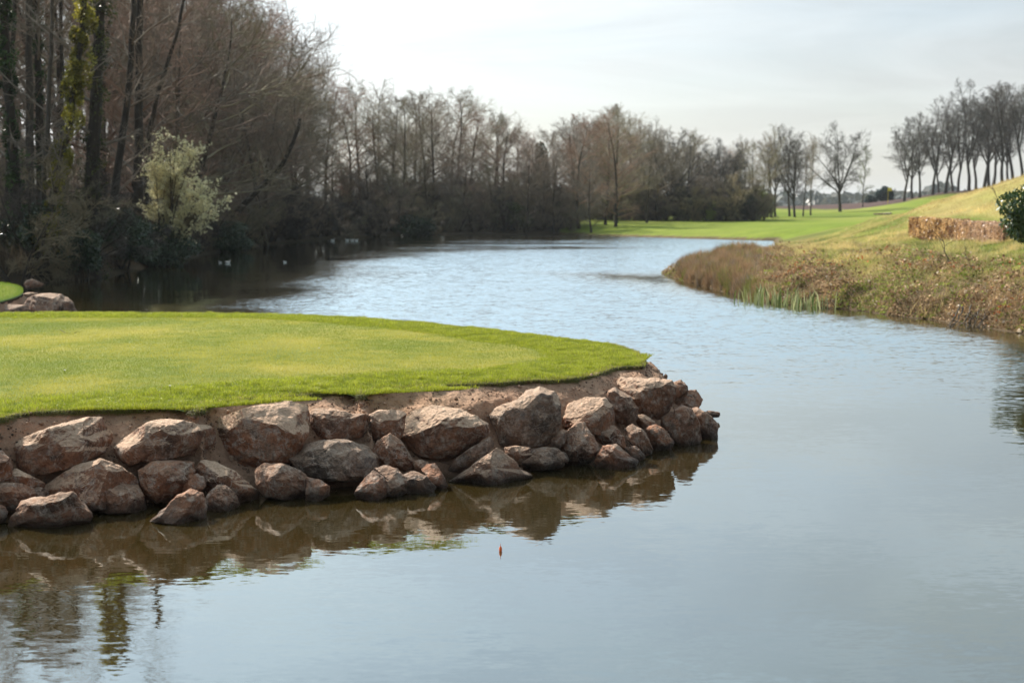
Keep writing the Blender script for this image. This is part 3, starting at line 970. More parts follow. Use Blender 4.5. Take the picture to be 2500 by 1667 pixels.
ROCKS = [
 ('broad brown boulder with sand on its tilted top, first big one from the left', A((60,480),(140,430),(300,380),(430,340),(560,305),(640,320),(660,370),(720,430),(728,490),(690,540),(600,580),(450,625),(300,665),(190,680),(110,620),(65,540)), .75, .9, (14,-6), .8, 6),
 ('wide overhanging brown boulder with crumbly sand on top', A((740,480),(790,430),(900,370),(960,335),(1080,320),(1220,345),(1330,365),(1362,410),(1360,520),(1250,560),(1100,572),(950,595),(820,620),(760,560),(735,510)), .65, .9, (16,0), .8, 6),
 ('largest reddish boulder with grey streaks and a lit sandy top', A((1345,360),(1400,310),(1500,275),(1700,225),(1820,200),(1960,240),(1972,330),(1950,440),(1900,520),(1830,600),(1720,610),(1640,642),(1540,645),(1450,600),(1370,530),(1340,440)), 1.0, .85, (17,-4), .75, 6),
 ('blocky brown boulder just under the turf notch', A((1970,270),(2010,248),(2130,250),(2210,280),(2330,290),(2365,370),(2362,410),(2310,440),(2100,445),(2010,430),(1965,390)), .7, .6, (15,4), .7, 5),
 ('rounded reddish mound boulder half covered in sand above the left waterline', A((290,740),(380,670),(500,610),(640,580),(760,620),(860,700),(920,830),(920,890),(750,905),(560,900),(500,860),(380,850),(300,800)), .85, .8, None, .8, 6),
 ('grey and brown boulder low against the sandy mound boulder', A((640,790),(760,730),(880,750),(915,820),(922,905),(860,935),(700,930),(590,890)), .6, .4, None, .6, 5),
 ('square-faced orange brown block wedged under the overhang', A((885,640),(975,590),(1080,585),(1230,600),(1240,660),(1230,720),(1190,780),(1100,830),(1000,855),(930,800),(905,720)), 1.0, .25, (10,0), .8, 5),
 ('small dark wet stone tucked right of the square-faced block', A((1190,690),(1250,670),(1300,690),(1312,750),(1270,800),(1190,810),(1150,770)), .8, .1, None, .8, 5),
 ('pale ridged rock standing in the water at far left', A((60,1000),(80,930),(120,880),(150,830),(230,810),(300,820),(370,790),(460,790),(490,840),(540,880),(580,950),(545,1010),(400,1035),(150,1035)), .75, .35, (8,-14), .75, 6),
 ('brown rounded boulder cut off by the left edge below the turf', A((-110,540),(-40,510),(20,530),(55,570),(78,640),(70,700),(0,725),(-100,715)), .85, .2, None, .8, 5),
 ('sand-coated flat stone under the first big boulder', A((60,660),(110,630),(200,685),(280,730),(275,765),(180,775),(70,745)), .8, .9, None, .9, 5),
 ('dull purple brown boulder at the left edge above the water', A((-80,740),(0,725),(140,735),(215,770),(215,830),(110,890),(30,905),(-60,900)), .7, .2, None, .8, 5),
 ('small flat grey stone beside the purple brown boulder', A((205,765),(250,755),(305,775),(305,810),(255,825),(210,820)), .2, .2, None, .9, 4),
 ('dark stone cut by the left edge at the waterline', A((-80,900),(-20,860),(30,880),(45,920),(30,975),(-30,1000),(-85,985)), .5, .0, None, .8, 5),
 ('wedge-shaped rock lit on its sloping left face in the shallows', A((955,960),(1010,905),(1060,880),(1130,810),(1215,765),(1290,800),(1315,890),(1310,985),(1100,995),(980,985)), .85, .2, (10,-26), .7, 6),
 ('pale cone-shaped stone in the shallows beside the wedge-shaped rock', A((1300,850),(1330,790),(1390,740),(1450,745),(1500,800),(1528,870),(1480,915),(1320,910)), .55, .3, None, .8, 5),
 ('sand-buried reddish boulder sloping down to the cone-shaped stone', A((1240,630),(1310,570),(1390,590),(1480,650),(1600,740),(1660,800),(1620,860),(1500,870),(1400,800),(1290,720)), .9, 1.0, None, .7, 5),
 ('speckled grey brown boulder at the waterline under the largest reddish boulder', A((1628,640),(1700,595),(1800,608),(1920,650),(1990,720),(1995,800),(1900,845),(1700,815),(1640,750)), .55, .25, None, .8, 6),
 ('dark reddish wet rock beside the speckled waterline boulder', A((1960,690),(2040,710),(2100,750),(2100,810),(2030,850),(1950,840)), .8, .05, None, .8, 5),
 ('broad dark grey boulder with fine cracks and a straight lower edge', A((1840,560),(1920,480),(2030,458),(2200,450),(2340,490),(2405,560),(2405,640),(2340,710),(2290,725),(2150,712),(2000,685),(1900,640)), .05, .3, (10,6), .75, 6),
 ('tan pyramid-shaped boulder leaning on the dark grey one', B((145,610),(180,560),(260,516),(320,560),(360,620),(405,690),(392,735),(330,740),(250,715),(160,705)), .75, .35, None, .8, 6),
 ('reddish rock at the waterline left of the pale cracked rock', B((35,870),(100,785),(150,735),(215,780),(245,880),(200,925),(60,920)), .85, .1, None, .8, 5),
 ('pale cracked rock with white veins at the waterline', B((160,725),(230,705),(300,730),(350,790),(350,870),(300,905),(215,880),(190,790)), .35, .2, None, .7, 5),
 ('flat pale grey slab running into the water', B((330,765),(400,742),(470,770),(525,835),(520,885),(340,890)), .3, .15, (12,6), .9, 5),
 ('small upright reddish stone at the end of the pale slab', B((438,735),(480,698),(530,700),(570,760),(602,825),(570,860),(520,830)), 1.0, .1, None, .8, 5),
 ('huge brown boulder with a broad sunlit sand apron', B((305,530),(320,440),(400,375),(520,350),(680,370),(780,410),(850,465),(845,525),(780,585),(700,625),(620,672),(440,662),(390,625),(340,570)), .7, 1.0, (24,8), .8, 6),
 ('grey brown boulder buried in sand left of the huge sandy-topped boulder', B((130,400),(180,375),(300,372),(350,400),(330,520),(300,560),(220,580),(150,560)), .6, .8, None, .6, 5),
 ('tilted rectangular dark slab resting between boulders', B((600,730),(640,668),(760,590),(855,528),(882,590),(840,640),(720,722),(630,757)), .2, .1, (8,-20), .7, 5),
 ('dark low mound rock sloping into the water beside the tilted slab', B((600,800),(700,735),(800,675),(890,602),(960,640),(1040,715),(1120,765),(1060,810),(800,840),(640,835)), .55, .5, None, .8, 6),
 ('big pale grey boulder with a web of white veins', B((855,400),(900,350),(1020,320),(1070,260),(1150,235),(1250,262),(1280,330),(1280,450),(1250,540),(1190,582),(950,600),(900,560),(860,500)), .12, .6, (15,-14), .75, 6),
 ('pitted reddish boulder sunk in sand right of the veined grey boulder', B((1290,420),(1340,330),(1440,300),(1550,298),(1600,350),(1612,430),(1590,520),(1490,525),(1400,480),(1310,490)), .95, .8, (18,0), .75, 5),
 ('grey facetted boulder leaning towards the point', B((1560,310),(1570,260),(1620,240),(1700,290),(1752,360),(1750,425),(1690,472),(1620,440),(1595,350)), .4, .5, None, .7, 5),
 ('tall pear-shaped tan boulder near the waterline', B((1275,600),(1320,500),(1380,448),(1430,452),(1470,520),(1530,612),(1512,650),(1430,702),(1350,702),(1305,655)), .6, .3, None, .8, 6),
 ('white-veined dark rock low beside the pear-shaped boulder', B((1055,640),(1120,605),(1250,598),(1310,628),(1337,672),(1295,720),(1120,742),(1050,700)), .15, .2, None, .8, 6),
 ('bright tan rock catching the sun between two taller boulders', B((1485,500),(1545,438),(1600,460),(1670,530),(1682,605),(1640,615),(1560,592),(1500,560)), .8, .4, (10,-16), .75, 5),
 ('red rough rock at the waterline under the sunlit tan rock', B((1480,690),(1540,590),(1620,580),(1700,640),(1755,675),(1740,705),(1680,735),(1500,740)), 1.0, .1, None, .8, 5),
 ('small mottled stone at the water beside the red rough rock', B((1670,600),(1740,588),(1790,640),(1797,665),(1740,690),(1690,660)), .6, .1, None, .8, 5),
 ('long grey brown stone lying diagonally near the point', B((1668,495),(1720,458),(1790,500),(1842,595),(1832,638),(1770,625),(1690,560)), .45, .25, None, .75, 5),
 ('wine red rock next to the diagonal grey stone', B((1785,490),(1860,455),(1920,500),(1972,565),(1950,610),(1860,630),(1820,560)), .95, .1, (10,10), .8, 5),
 ('large tan boulder capping the point under the turf corner', B((1600,230),(1650,175),(1790,185),(1830,178),(1950,185),(1980,240),(1972,310),(1930,390),(1880,432),(1780,412),(1720,345),(1650,290)), .65, .8, (16,4), .8, 6),
 ('small lichen-spotted stone behind the boulder capping the point', B((1960,210),(2010,190),(2050,228),(2052,262),(2000,300),(1965,280)), .7, .3, None, .9, 5),
 ('rounded reddish boulder on the far side of the point', B((1975,270),(2040,255),(2100,250),(2142,310),(2120,362),(2050,375),(1975,370)), .8, .1, None, .8, 5),
 ('upright smooth tan boulder standing in water at the point', B((1942,520),(1970,370),(2020,345),(2080,370),(2120,450),(2137,545),(2110,595),(1990,600)), .65, .2, None, .8, 6),
 ('outermost cracked boulder of the point, dark at its foot', B((2050,375),(2110,355),(2180,400),(2232,450),(2232,540),(2150,560),(2100,500)), .6, .35, (10,-10), .8, 5),
 ('thin flat stone jutting out beyond the point', B((2125,392),(2180,377),(2245,382),(2246,392),(2240,418),(2190,420)), .5, .3, None, .7, 4),
 ('sand-dusted dark stone in the gap below the boulder capping the point', B((1735,400),(1790,400),(1850,440),(1870,480),(1800,500),(1745,460)), .6, .8, None, .8, 5),
 ('brown stone wedged behind the upright smooth boulder', B((1890,420),(1950,380),(1990,400),(1980,480),(1930,520),(1890,490)), .7, .2, None, .8, 5),
 ('small dark stone showing under the huge sandy-topped boulder', B((395,680),(440,672),(490,690),(500,725),(440,745),(400,735)), .7, .3, None, .9, 4),
 ('dark brown stone in the shade under the veined grey boulder', B((940,600),(1010,590),(1100,600),(1110,650),(1040,690),(960,660)), .6, .6, None, .8, 5),
 ('sandy brown rock filling the gap right of the veined grey boulder', B((1235,520),(1290,490),(1330,500),(1310,570),(1270,600),(1220,590)), .75, .5, None, .8, 5),
]
for k, (lab, poly, tone, sand, top, th, sub) in enumerate(ROCKS):
    sub = 6 if len(poly) > 7 else sub
    low = max(p[1] for p in poly)
    rock(lab, poly, tone, sand, top, th, 0.0, sub, seed=k)
# the fallen pebbles and small stones on the bed near the edge
# crumbs of soil, grit and small stones lying on the sand and between the boulders
def crumbs():
    V0, F0 = ico(1)
    _bk = bv.reshape(len(fs), -1, 3)
    n = 9000
    i = RNG.integers(6, 72, n); j = RNG.integers(0, 1180, n)
    p = _bk[i, j] + RNG.normal(0, .012, (n, 3)) * [1, 1, .2]
    r = np.clip(RNG.lognormal(-4.9, .55, n), .004, .032)
    v = V0[None] * r[:, None, None] * RNG.uniform(.6, 1.3, (n, 1, 3)) * RNG.uniform(.8, 1.2, (n, len(V0), 1)) + p[:, None]
    f = F0[None] + (np.arange(n) * len(V0))[:, None, None]
    c = mixcol(RNG.uniform(0, 1, n), (.16, .09, .055), (.50, .34, .24))
    dk_ = (RNG.uniform(0, 1, n) < .12) & (r < .014)
    c[dk_] = (.08, .055, .04)
    return v.reshape(-1, 3), f.reshape(-1, 3), np.repeat(c, len(V0), 0)
v, f, c = crumbs()
o = mesh_obj('gravel', v, f, M['dry'], attrs={'col': c})
tag(o, 'crumbs of soil and small stones on the sandy bank', None, None, 'stuff')
# ------------------------------------------------------------------ second green behind, on the left
Z2 = 0.8
g2 = [W(-200, 768, Z2), W(-60, 748, Z2), W(0, 734, Z2), W(30, 726, Z2), W(50, 718, Z2), W(57, 712, Z2), W(55, 703, Z2), W(45, 697, Z2), W(20, 691, Z2), W(0, 689, Z2), W(-100, 686, Z2), W(-250, 686, Z2)]
g2 = catmull(np.array(g2), 200)
cen = g2.mean(0)
lay = []
for s in (0.02, 0.3, 0.6, 0.85, 0.95, 0.985, 1.0, 1.0, 0.985):
    lay.append(cen + (g2 - cen) * s)
zz = [0, 0, 0, 0, -0.005, -0.02, -0.045, -0.09, -0.12]
vv = np.concatenate([np.c_[l, np.full(len(l), Z2 + dz)] for l, dz in zip(lay, zz)])
ee = np.concatenate([np.full(len(l), max(0, (1 - s)) * 6) for l, s in zip(lay, (0.02, 0.3, 0.6, 0.85, 0.95, 0.985, 1.0, 1.0, 1.0))])
fc = grid_faces(9, 200)
mi = (np.arange(len(fc)) >= 199 * 6).astype(int)
o = mesh_obj('green', vv, fc, [M['green'], M['soil']], smooth=True, attrs={'edge': ee}, mat_index=mi)
tag(o, 'corner of a second green beyond the first at left', None, None, 'structure')
q = sample_in(g2, 70000)
cc_ = mixcol(RNG.uniform(0, 1, len(q)), (0.10, 0.16, 0.02), (0.26, 0.33, 0.04))
v, f, c = blades(np.c_[q, np.full(len(q), Z2 - .01)], RNG.uniform(0.03, 0.055, len(q)), RNG.uniform(.004, .007, len(q)), RNG.uniform(.1, .8, len(q)), cc_)
o = mesh_obj('short_grass', v, f, M['grass'], attrs={'col': c})
tag(o, 'short grass on the second green at left', None, None, 'stuff')
# bank under it
ring = []
for k, (s, z) in enumerate([(0.97, Z2 - .1), (1.03, 0.55), (1.08, 0.35), (1.14, 0.1), (1.2, -0.2), (1.3, -0.8)]):
    l = cen + (g2 - cen) * s
    nn = fbm(P3(l[:, 0] * 2, l[:, 1] * 2, np.full(len(l), z * 3)), 3, 7)
    ring.append(np.c_[l + nn[:, None] * 0.08, z + nn * 0.06])
o = mesh_obj('sand_bank', np.concatenate(ring), grid_faces(6, 200), M['sand'], smooth=True)
tag(o, 'brown earth bank below the second green', None, None, 'structure')
def C2(*p): return [(x * 260 / 2352, 640 + y * 260 / 2352) for x, y in p]
rock('long flat-topped pitted boulder at the foot of the second green', C2((560,940),(640,780),(830,720),(1020,690),(1350,710),(1500,790),(1590,900),(1640,1040),(1690,1130),(1640,1230),(1300,1280),(800,1280),(560,1200)), .35, .45, (16, 0), 1.1, 0, 5, 80, dist=36.5, group='boulders below the second green')
rock('low dark boulder row end cut by the left edge below the second green', C2((-500,960),(0,935),(350,935),(560,950),(640,1080),(600,1280),(0,1300),(-500,1300)), .3, .3, (12, 0), .8, 0, 5, 81, dist=36.0, group='boulders below the second green')
rock('thin pinkish slab behind the long flat-topped boulder', C2((530,690),(620,665),(800,672),(840,700),(760,745),(560,750)), .6, .8, (10, 0), 1.2, 0, 4, 82, dist=38.2, group='boulders below the second green')
rock('low grassy stone at the wooded shore beyond the second green', C2((540,480),(600,400),(720,370),(850,430),(980,480),(900,560),(600,590)), .6, .4, None, 1.2, 0, 4, 83, dist=54.5, group='boulders below the second green')

# ------------------------------------------------------------------ trees
def frames(t):
    ref = np.where(np.abs(t[:, 2:3]) > 0.9, np.array([[1.0, 0, 0]]), np.array([[0, 0, 1.0]]))
    u = np.cross(t, ref); u /= np.linalg.norm(u, axis=1)[:, None] + 1e-9
    return u, np.cross(t, u)
def tubes(polys, sides):
    """polys: list of (pts (n,3), radii (n,)) ; batch by length"""
    by = {}
    for p, r in polys:
        by.setdefault(len(p), []).append((p, r))
    V, Fq, off = [], [], 0
    for n, lst in by.items():
        Pp = np.array([p for p, r in lst]); Rr = np.array([r for p, r in lst])
        T = np.gradient(Pp, axis=1); T /= np.linalg.norm(T, axis=2)[..., None] + 1e-9
        b = len(lst)
        tm = np.repeat(T.mean(1, keepdims=True), n, 1).reshape(-1, 3)
        u, w = frames(tm / (np.linalg.norm(tm, axis=1)[:, None] + 1e-9))
        a = np.arange(sides) * 2 * np.pi / sides
        ring = Pp.reshape(-1, 1, 3) + Rr.reshape(-1, 1, 1) * (np.cos(a)[None, :, None] * u[:, None] + np.sin(a)[None, :, None] * w[:, None])
        V.append(ring.reshape(-1, 3))
        base = grid_faces(n, sides, True)
        Fq.append((base[None] + (np.arange(b) * n * sides)[:, None, None] + off).reshape(-1, 4))
        off += b * n * sides
    return np.concatenate(V), np.concatenate(Fq)
def perp(d, rg):
    v = rg.normal(0, 1, 3); v -= d * (v @ d)
    return v / (np.linalg.norm(v) + 1e-9)
def grow(rg, p, d, L, r0, r1, n, wig, up):
    pts, rad = [p], [r0]
    d = d / np.linalg.norm(d)
    for k in range(n):
        d = d + rg.normal(0, wig, 3) + np.array([0, 0, up])
        d /= np.linalg.norm(d)
        p = p + d * L / n
        pts.append(p); rad.append(r0 + (r1 - r0) * (k + 1) / n)
    return np.array(pts), np.array(rad), d
def make_tree(seed, H=18, r=0.22, clear=0.35, n1=20, len1=0.25, ang1=55, n2=8, n3=7, n4=3, up=0.05, droop=0.0, wig=0.10, fork=False, shape='oval', tw=0.0075, nst=1, spread=0.0, l2=0.45, l3=0.4, l4=0.5):
    """bare tree -> (trunk polys, crown polys by level)"""
    rg = np.random.default_rng(seed)
    trunk, l1, tw_ = [], [], []
    stems = []
    if fork:
        fn, ff, fsp = fork
        pts, rad, dd = grow(rg, np.array([0, 0, -.3]), np.array([0, 0, 1.0]), H * ff + .3, r * 1.1, r * .75, 6, .03, .03)
        rad[0] *= 1.3
        trunk.append((pts, rad))
        a0 = rg.uniform(0, 6.28)
        for s in range(fn):
            az = a0 + s * 2 * np.pi / fn + rg.uniform(-.4, .4)
            sp_ = fsp * (rg.uniform(.6, 1.15) if s else .15)
            hh = H * (1 - ff) * (1.0 if s == 0 else rg.uniform(.8, 1.05))
            p2_, r2_, _ = grow(rg, pts[-1 - (s % 2)], np.array([math.cos(az) * sp_, math.sin(az) * sp_, 1.0]), hh, r * .55, r * .07, 12, .075, .035)
            trunk.append((p2_, r2_)); stems.append((p2_, r2_, hh))
        nst = fn
    for s in range(0 if fork else nst):
        az = rg.uniform(0, 2 * np.pi)
        d0 = np.array([math.cos(az) * spread, math.sin(az) * spread, 1.0])
        base = np.array([math.cos(az), math.sin(az), 0]) * (0.25 * spread if nst > 1 else 0) - np.array([0, 0, .3])
        hh = H * (1 if nst == 1 else rg.uniform(0.65, 1.0))
        pts, rad, dd = grow(rg, base, d0, hh, r * (1 if nst == 1 else rg.uniform(.5, 1)), r * 0.12, 12, 0.035 if nst == 1 else 0.09, 0.03 if nst == 1 else -0.015)
        rad[0] *= 1.35
        trunk.append((pts, rad)); stems.append((pts, rad, hh))
    for pts, rad, hh in stems:
        m = max(3, int(n1 / nst))
        for k in range(m):
            t = clear + (1 - clear) * ((k + rg.uniform(0, .9)) / m)
            x = t * 12; i = min(int(x), 11); fr_ = x - i
            p = pts[i] * (1 - fr_) + pts[i + 1] * fr_
            rr = (rad[i] * (1 - fr_) + rad[i + 1] * fr_)
            dd = pts[i + 1] - pts[i]; dd /= np.linalg.norm(dd)
            q = (t - clear) / (1 - clear)
            if shape == 'oval': Lf = math.sin(math.pi * (0.15 + 0.8 * q)) ** 0.7
            elif shape == 'round': Lf = math.sqrt(max(0.05, 1 - (q * 1.0) ** 2)) * (1.0 if q > .08 else .8)
            elif shape == 'vase': Lf = 0.65 + 0.35 * math.sin(math.pi * q) if q < .8 else .6
            else: Lf = 1 - 0.75 * q
            L = hh * len1 * Lf * rg.uniform(.7, 1.15)
            a = math.radians(ang1 * (1 - 0.5 * q) * rg.uniform(.8, 1.15))
            d = dd * math.cos(a) + perp(dd, rg) * math.sin(a)
            b1, br1, _ = grow(rg, p, d, L, min(rr * 0.6, 0.03 + L * 0.02), 0.018, 7, wig, up)
            l1.append((b1, br1))
            for j in range(n2):
                t2 = 0.2 + 0.8 * (j + rg.uniform(0, .9)) / n2
                x2 = t2 * 7; i2 = min(int(x2), 6); f2 = x2 - i2
                p2 = b1[i2] * (1 - f2) + b1[i2 + 1] * f2
                d2 = b1[i2 + 1] - b1[i2]; d2 /= np.linalg.norm(d2)
                a2 = math.radians(rg.uniform(28, 62))
                d2 = d2 * math.cos(a2) + perp(d2, rg) * math.sin(a2)
                L2 = L * l2 * (1.1 - 0.5 * t2) * rg.uniform(.7, 1.2)
                b2, br2, _ = grow(rg, p2, d2, L2, 0.012 + L2 * 0.010, 0.010, 4, wig * 1.3, up - droop * .5)
                tw_.append((b2, br2))
                for k3 in range(n3):
                    t3 = 0.2 + 0.8 * (k3 + rg.uniform(0, .9)) / n3
                    x3 = t3 * 4; i3 = min(int(x3), 3); f3 = x3 - i3
                    p3 = b2[i3] * (1 - f3) + b2[i3 + 1] * f3
                    d3 = b2[i3 + 1] - b2[i3]; d3 /= np.linalg.norm(d3)
                    a3 = math.radians(rg.uniform(25, 65))
                    d3 = d3 * math.cos(a3) + perp(d3, rg) * math.sin(a3)
                    L3 = max(.25, L2 * l3 * rg.uniform(.7, 1.4))
                    b3, br3, _ = grow(rg, p3, d3, L3, tw, tw * .7, 2, .16, up - droop)
                    tw_.append((b3, br3))
                    for k4 in range(n4):
                        p4 = b3[1] if k4 % 2 else b3[2] * .5 + b3[1] * .5
                        d4 = b3[2] - b3[1]; d4 /= np.linalg.norm(d4)
                        a4 = math.radians(rg.uniform(20, 60))
                        d4 = d4 * math.cos(a4) + perp(d4, rg) * math.sin(a4)
                        b4, br4, _ = grow(rg, p4, d4, max(.2, L3 * l4 * rg.uniform(.7, 1.5)), tw * .75, tw * .4, 1, .1, up - droop)
                        tw_.append((b4, br4))
    return trunk, l1, tw_
PROTO = {}
def proto(kind, bark, twig, **k):
    tr, l1, tw_ = make_tree(**k)
    tv, tf = tubes(tr, 8)
    a, b = tubes(l1, 5)
    c, d = tubes(tw_, 3)
    tm = mesh_data('trunk', tv, tf, bark, smooth=True)
    cm = mesh_data('crown', np.r_[a, c], np.r_[b, d + len(a)], twig, smooth=True)
    tips = np.array([p[-1] for p, r in tw_])
    PROTO[kind] = (tm, cm, k.get('H', 18), tips)
    return len(tw_)
nt = 0
for i in range(3):
    nt += proto(f'tall{i}', M['bark'], M['twig_olive' if i == 1 else 'twig'], seed=10 + i, H=18, r=.2, clear=.36, n1=22, len1=.26, ang1=50, n2=8, n3=6, n4=3, up=.05, shape='vase')
for i in range(3):
    nt += proto(f'edge{i}', M['bark'], M['twig_red' if i == 0 else 'twig' if i == 1 else 'twig_olive'], seed=20 + i, H=15, r=.2, clear=.10, n1=30, len1=.34, ang1=75, n2=9, n3=7, n4=3, up=.02, shape='oval')
for i in range(3):
    nt += proto(f'shrub{i}', M['bark'], M['twig_dark' if i == 0 else 'twig' if i == 1 else 'twig_olive'], seed=30 + i, H=6, r=.06, clear=.12, n1=45, len1=.36, ang1=60, n2=8, n3=7, n4=2, up=-.01, nst=9, spread=.55, shape='oval', tw=.007)
for i in range(2):
    nt += proto(f'oak{i}', M['bark'], M['twig_dark'], seed=40 + i, H=14, r=.22, clear=.08, n1=84, len1=.36, ang1=62, n2=8, n3=6, n4=3, up=.02, wig=.12, shape='oval', tw=.009, fork=(7, .26, .60))
nt += proto('birch0', M['bark_pale'], M['twig_red'], seed=50, H=18, r=.17, clear=.2, n1=30, len1=.17, ang1=45, n2=8, n3=6, n4=3, up=.04, droop=.16, shape='oval', tw=.009)
nt += proto('birch1', M['bark_pale'], M['twig'], seed=51, H=18, r=.17, clear=.3, n1=26, len1=.17, ang1=40, n2=8, n3=6, n4=3, up=.04, droop=.14, shape='oval', tw=.009)
for i in range(3):
    nt += proto(f'hill{i}', M['bark'], M['twig_dark'], seed=60 + i, H=20, r=.26, clear=.10, n1=[60, 50, 42][i], len1=.33, ang1=62, n2=8, n3=6, n4=3, up=.03, shape='oval', tw=.010, fork=([5, 4, 3][i], [.34, .28, .45][i], [.36, .3, .26][i]))
nt += proto('slim0', M['bark_grey'], M['twig_green'], seed=70, H=12, r=.13, clear=.15, n1=24, len1=.24, ang1=50, n2=6, n3=5, n4=2, up=.03, droop=.05, tw=.014)

def tree(kind, x, y, H, label, cat='tree', group=None, rz=None, lean=(0, 0), name='bare_tree', wide=1.0, z=None):
    tm, cm, h0, _ = PROTO[kind]
    s = H / h0
    e = empty(name, (x, y, (gz(x, y) if z is None else z) - 0.05), RNG.uniform(0, 6.28) if rz is None else rz)
    e.rotation_euler = (lean[0], lean[1], e.rotation_euler[2])
    e.scale = (s * wide, s * wide, s)
    for nme, me in (('trunk', tm), ('crown', cm)):
        o = bpy.data.objects.new(nme, me); COL.objects.link(o); o.parent = e
    tag(e, label, cat, group)
    return e
# skyline of the wood in the photograph
SKY = np.array([(-400, -900), (500, -420), (560, -100), (640, 10), (710, 120), (798, 178), (818, 212), (844, 185), (883, 190), (921, 212), (971, 232), (1013, 236), (1059, 213), (1112, 228), (1162, 247), (1208, 292), (1246, 316), (1304, 338), (1358, 314), (1392, 296), (1440, 300),
                (1467, 268), (1508, 270), (1545, 310), (1576, 320), (1640, 326), (1678, 328), (1746, 350), (1780, 366), (1814, 340), (1865, 322), (1925, 322), (1960, 370)])
def sky_h(x, y):
    u = 1250 + F * x / y
    v = np.interp(u, SKY[:, 0], SKY[:, 1])
    return CAMZ + (505 - v) * y / F, u
def wood_tree(x, y, kinds, hmax, label, group, **k):
    zt, u = sky_h(x, y)
    g = gz(x, y)
    h = min(hmax * RNG.uniform(.85, 1.05), (zt - g) * RNG.uniform(.86, 1.0))
    if h < 3: return None
    k.setdefault('wide', RNG.uniform(1.05, 1.35))
    return tree(kinds[RNG.integers(len(kinds))], x, y, h, label, 'tree', group, name=k.pop('name', 'bare_tree'), **k)
# left wood
EO = ['first', 'second', 'third', 'fourth', 'fifth', 'sixth', 'seventh', 'eighth', 'ninth', 'tenth', 'eleventh', 'twelfth', 'thirteenth', 'fourteenth', 'fifteenth', 'sixteenth', 'seventeenth', 'eighteenth', 'nineteenth', 'twentieth']
row_n = 0
for row, (x0, hmax, dy) in enumerate([(-20.5, 15, 5.2), (-23.5, 19, 4.6), (-27.5, 20, 4.8), (-33, 21, 6.0), (-40, 21, 7.0)]):
    y = [78, 60, 63, 72, 100][row]
    while y < 158:
        x = x0 + RNG.normal(0, .9)
        if y < 80: x -= 1.5
        if row == 0:
            wood_tree(x, y, ['edge0', 'edge1', 'edge2'], hmax * (0.6 if y < 75 else 1), f'bare twiggy tree leaning over the left shore, {EO[row_n]} along it from the near end', 'trees at the edge of the left wood', lean=(0, RNG.uniform(.05, .2))); row_n += 1
        else:
            wood_tree(x, y, ['tall0', 'tall1', 'tall2', 'edge1', 'edge0'], hmax, 'tall bare tree deep in the wood behind the left shore', 'tall trees of the left wood')
        y += dy * RNG.uniform(.8, 1.2) * (1.5 if y < 105 and row >= 1 else 1)
# far end of the lake
for row, (yo, hmax, dx) in enumerate([(3, 8, 3.4), (7, 13, 3.6), (13, 17, 4.0), (21, 17, 4.6), (31, 12, 4.2)]):
    x = -19 + row
    while x < 9 + row * 3.0:
        y = 150 + yo + RNG.normal(0, 1.0)
        wood_tree(x, y, (['edge0', 'edge1', 'edge2'] if row in (0, 1, 2, 4) else ['tall0', 'edge2', 'edge1', 'tall2', 'edge0']), hmax, 'bare tree in the wood closing the far end of the lake', 'trees at the far end of the lake')
        x += dx * RNG.uniform(.8, 1.2)
for row, (yo, hmax, dx) in enumerate([(0, 8, 4.2), (7, 12, 4.2), (15, 15, 4.4), (25, 16, 5.0), (36, 10, 4.4)]):
    x = 10 + row
    while x < 32 + row * 2.4:
        y = 188 + yo + RNG.normal(0, 1.5)
        wood_tree(x, y, (['edge1', 'edge2', 'oak0'] if row in (0, 1, 4) else ['tall0', 'edge2', 'oak0', 'edge1', 'edge0']), hmax, 'bare tree in the wood behind the far fairway', 'trees behind the far fairway')
        x += dx * RNG.uniform(.8, 1.2)
# shrubs along the wooded shores
def off_shore(u_v, n_in):
    return None
shl = [W(u, v) for u, v in [(110, 691), (245, 681), (425, 638), (564, 612), (680, 596), (808, 584), (957, 577), (1150, 575), (1300, 574), (1395, 573)]]
shl = catmull(np.array(shl), 60)
for k in range(0, 60):
    x, y = shl[k]
    if 62 < y < 76: continue
    x2 = x - RNG.uniform(.6, 2.2) if y < 140 else x
    y2 = y if y < 140 else y + RNG.uniform(1, 3)
    tree(f'shrub{RNG.integers(3)}', x2, y2, RNG.uniform(3.2, 5.6), 'bare many-stemmed shrub overhanging the water along the wooded shore', 'shrub', 'shrubs along the wooded shore', name='bare_shrub', wide=1.15)
for k in range(36):
    u = 1400 + 470 * (k + RNG.uniform(-.3, .3)) / 36
    p = at_d(u, 541, 184 + RNG.uniform(-2, 4))
    tree(f'shrub{RNG.integers(3)}', p[0], p[1], RNG.uniform(3.5, 7.0), 'bare brown shrub at the edge of the far fairway wood', 'shrub', 'shrubs at the edge of the far fairway', name='bare_shrub', wide=1.2)
for k in range(34):
    u = 850 + 560 * (k + RNG.uniform(-.4, .4)) / 34
    p = at_d(u, 541, 159 + RNG.uniform(-2, 3))
    tree(f'shrub{RNG.integers(3)}', p[0], p[1], RNG.uniform(4.5, 7), 'tall bare thicket shrub behind the waterline at the far end of the lake', 'shrub', 'thicket at the far end of the lake', name='bare_shrub', wide=1.1)
for k in range(30):
    y = 64 + k * 4.2
    tree(f'shrub{RNG.integers(3)}', -31 - (k % 3) * 5 + RNG.normal(0, 1), y, RNG.uniform(5.5, 8), 'tall bare undergrowth shrub inside the left wood', 'shrub', 'undergrowth inside the left wood', name='bare_shrub', wide=1.3)
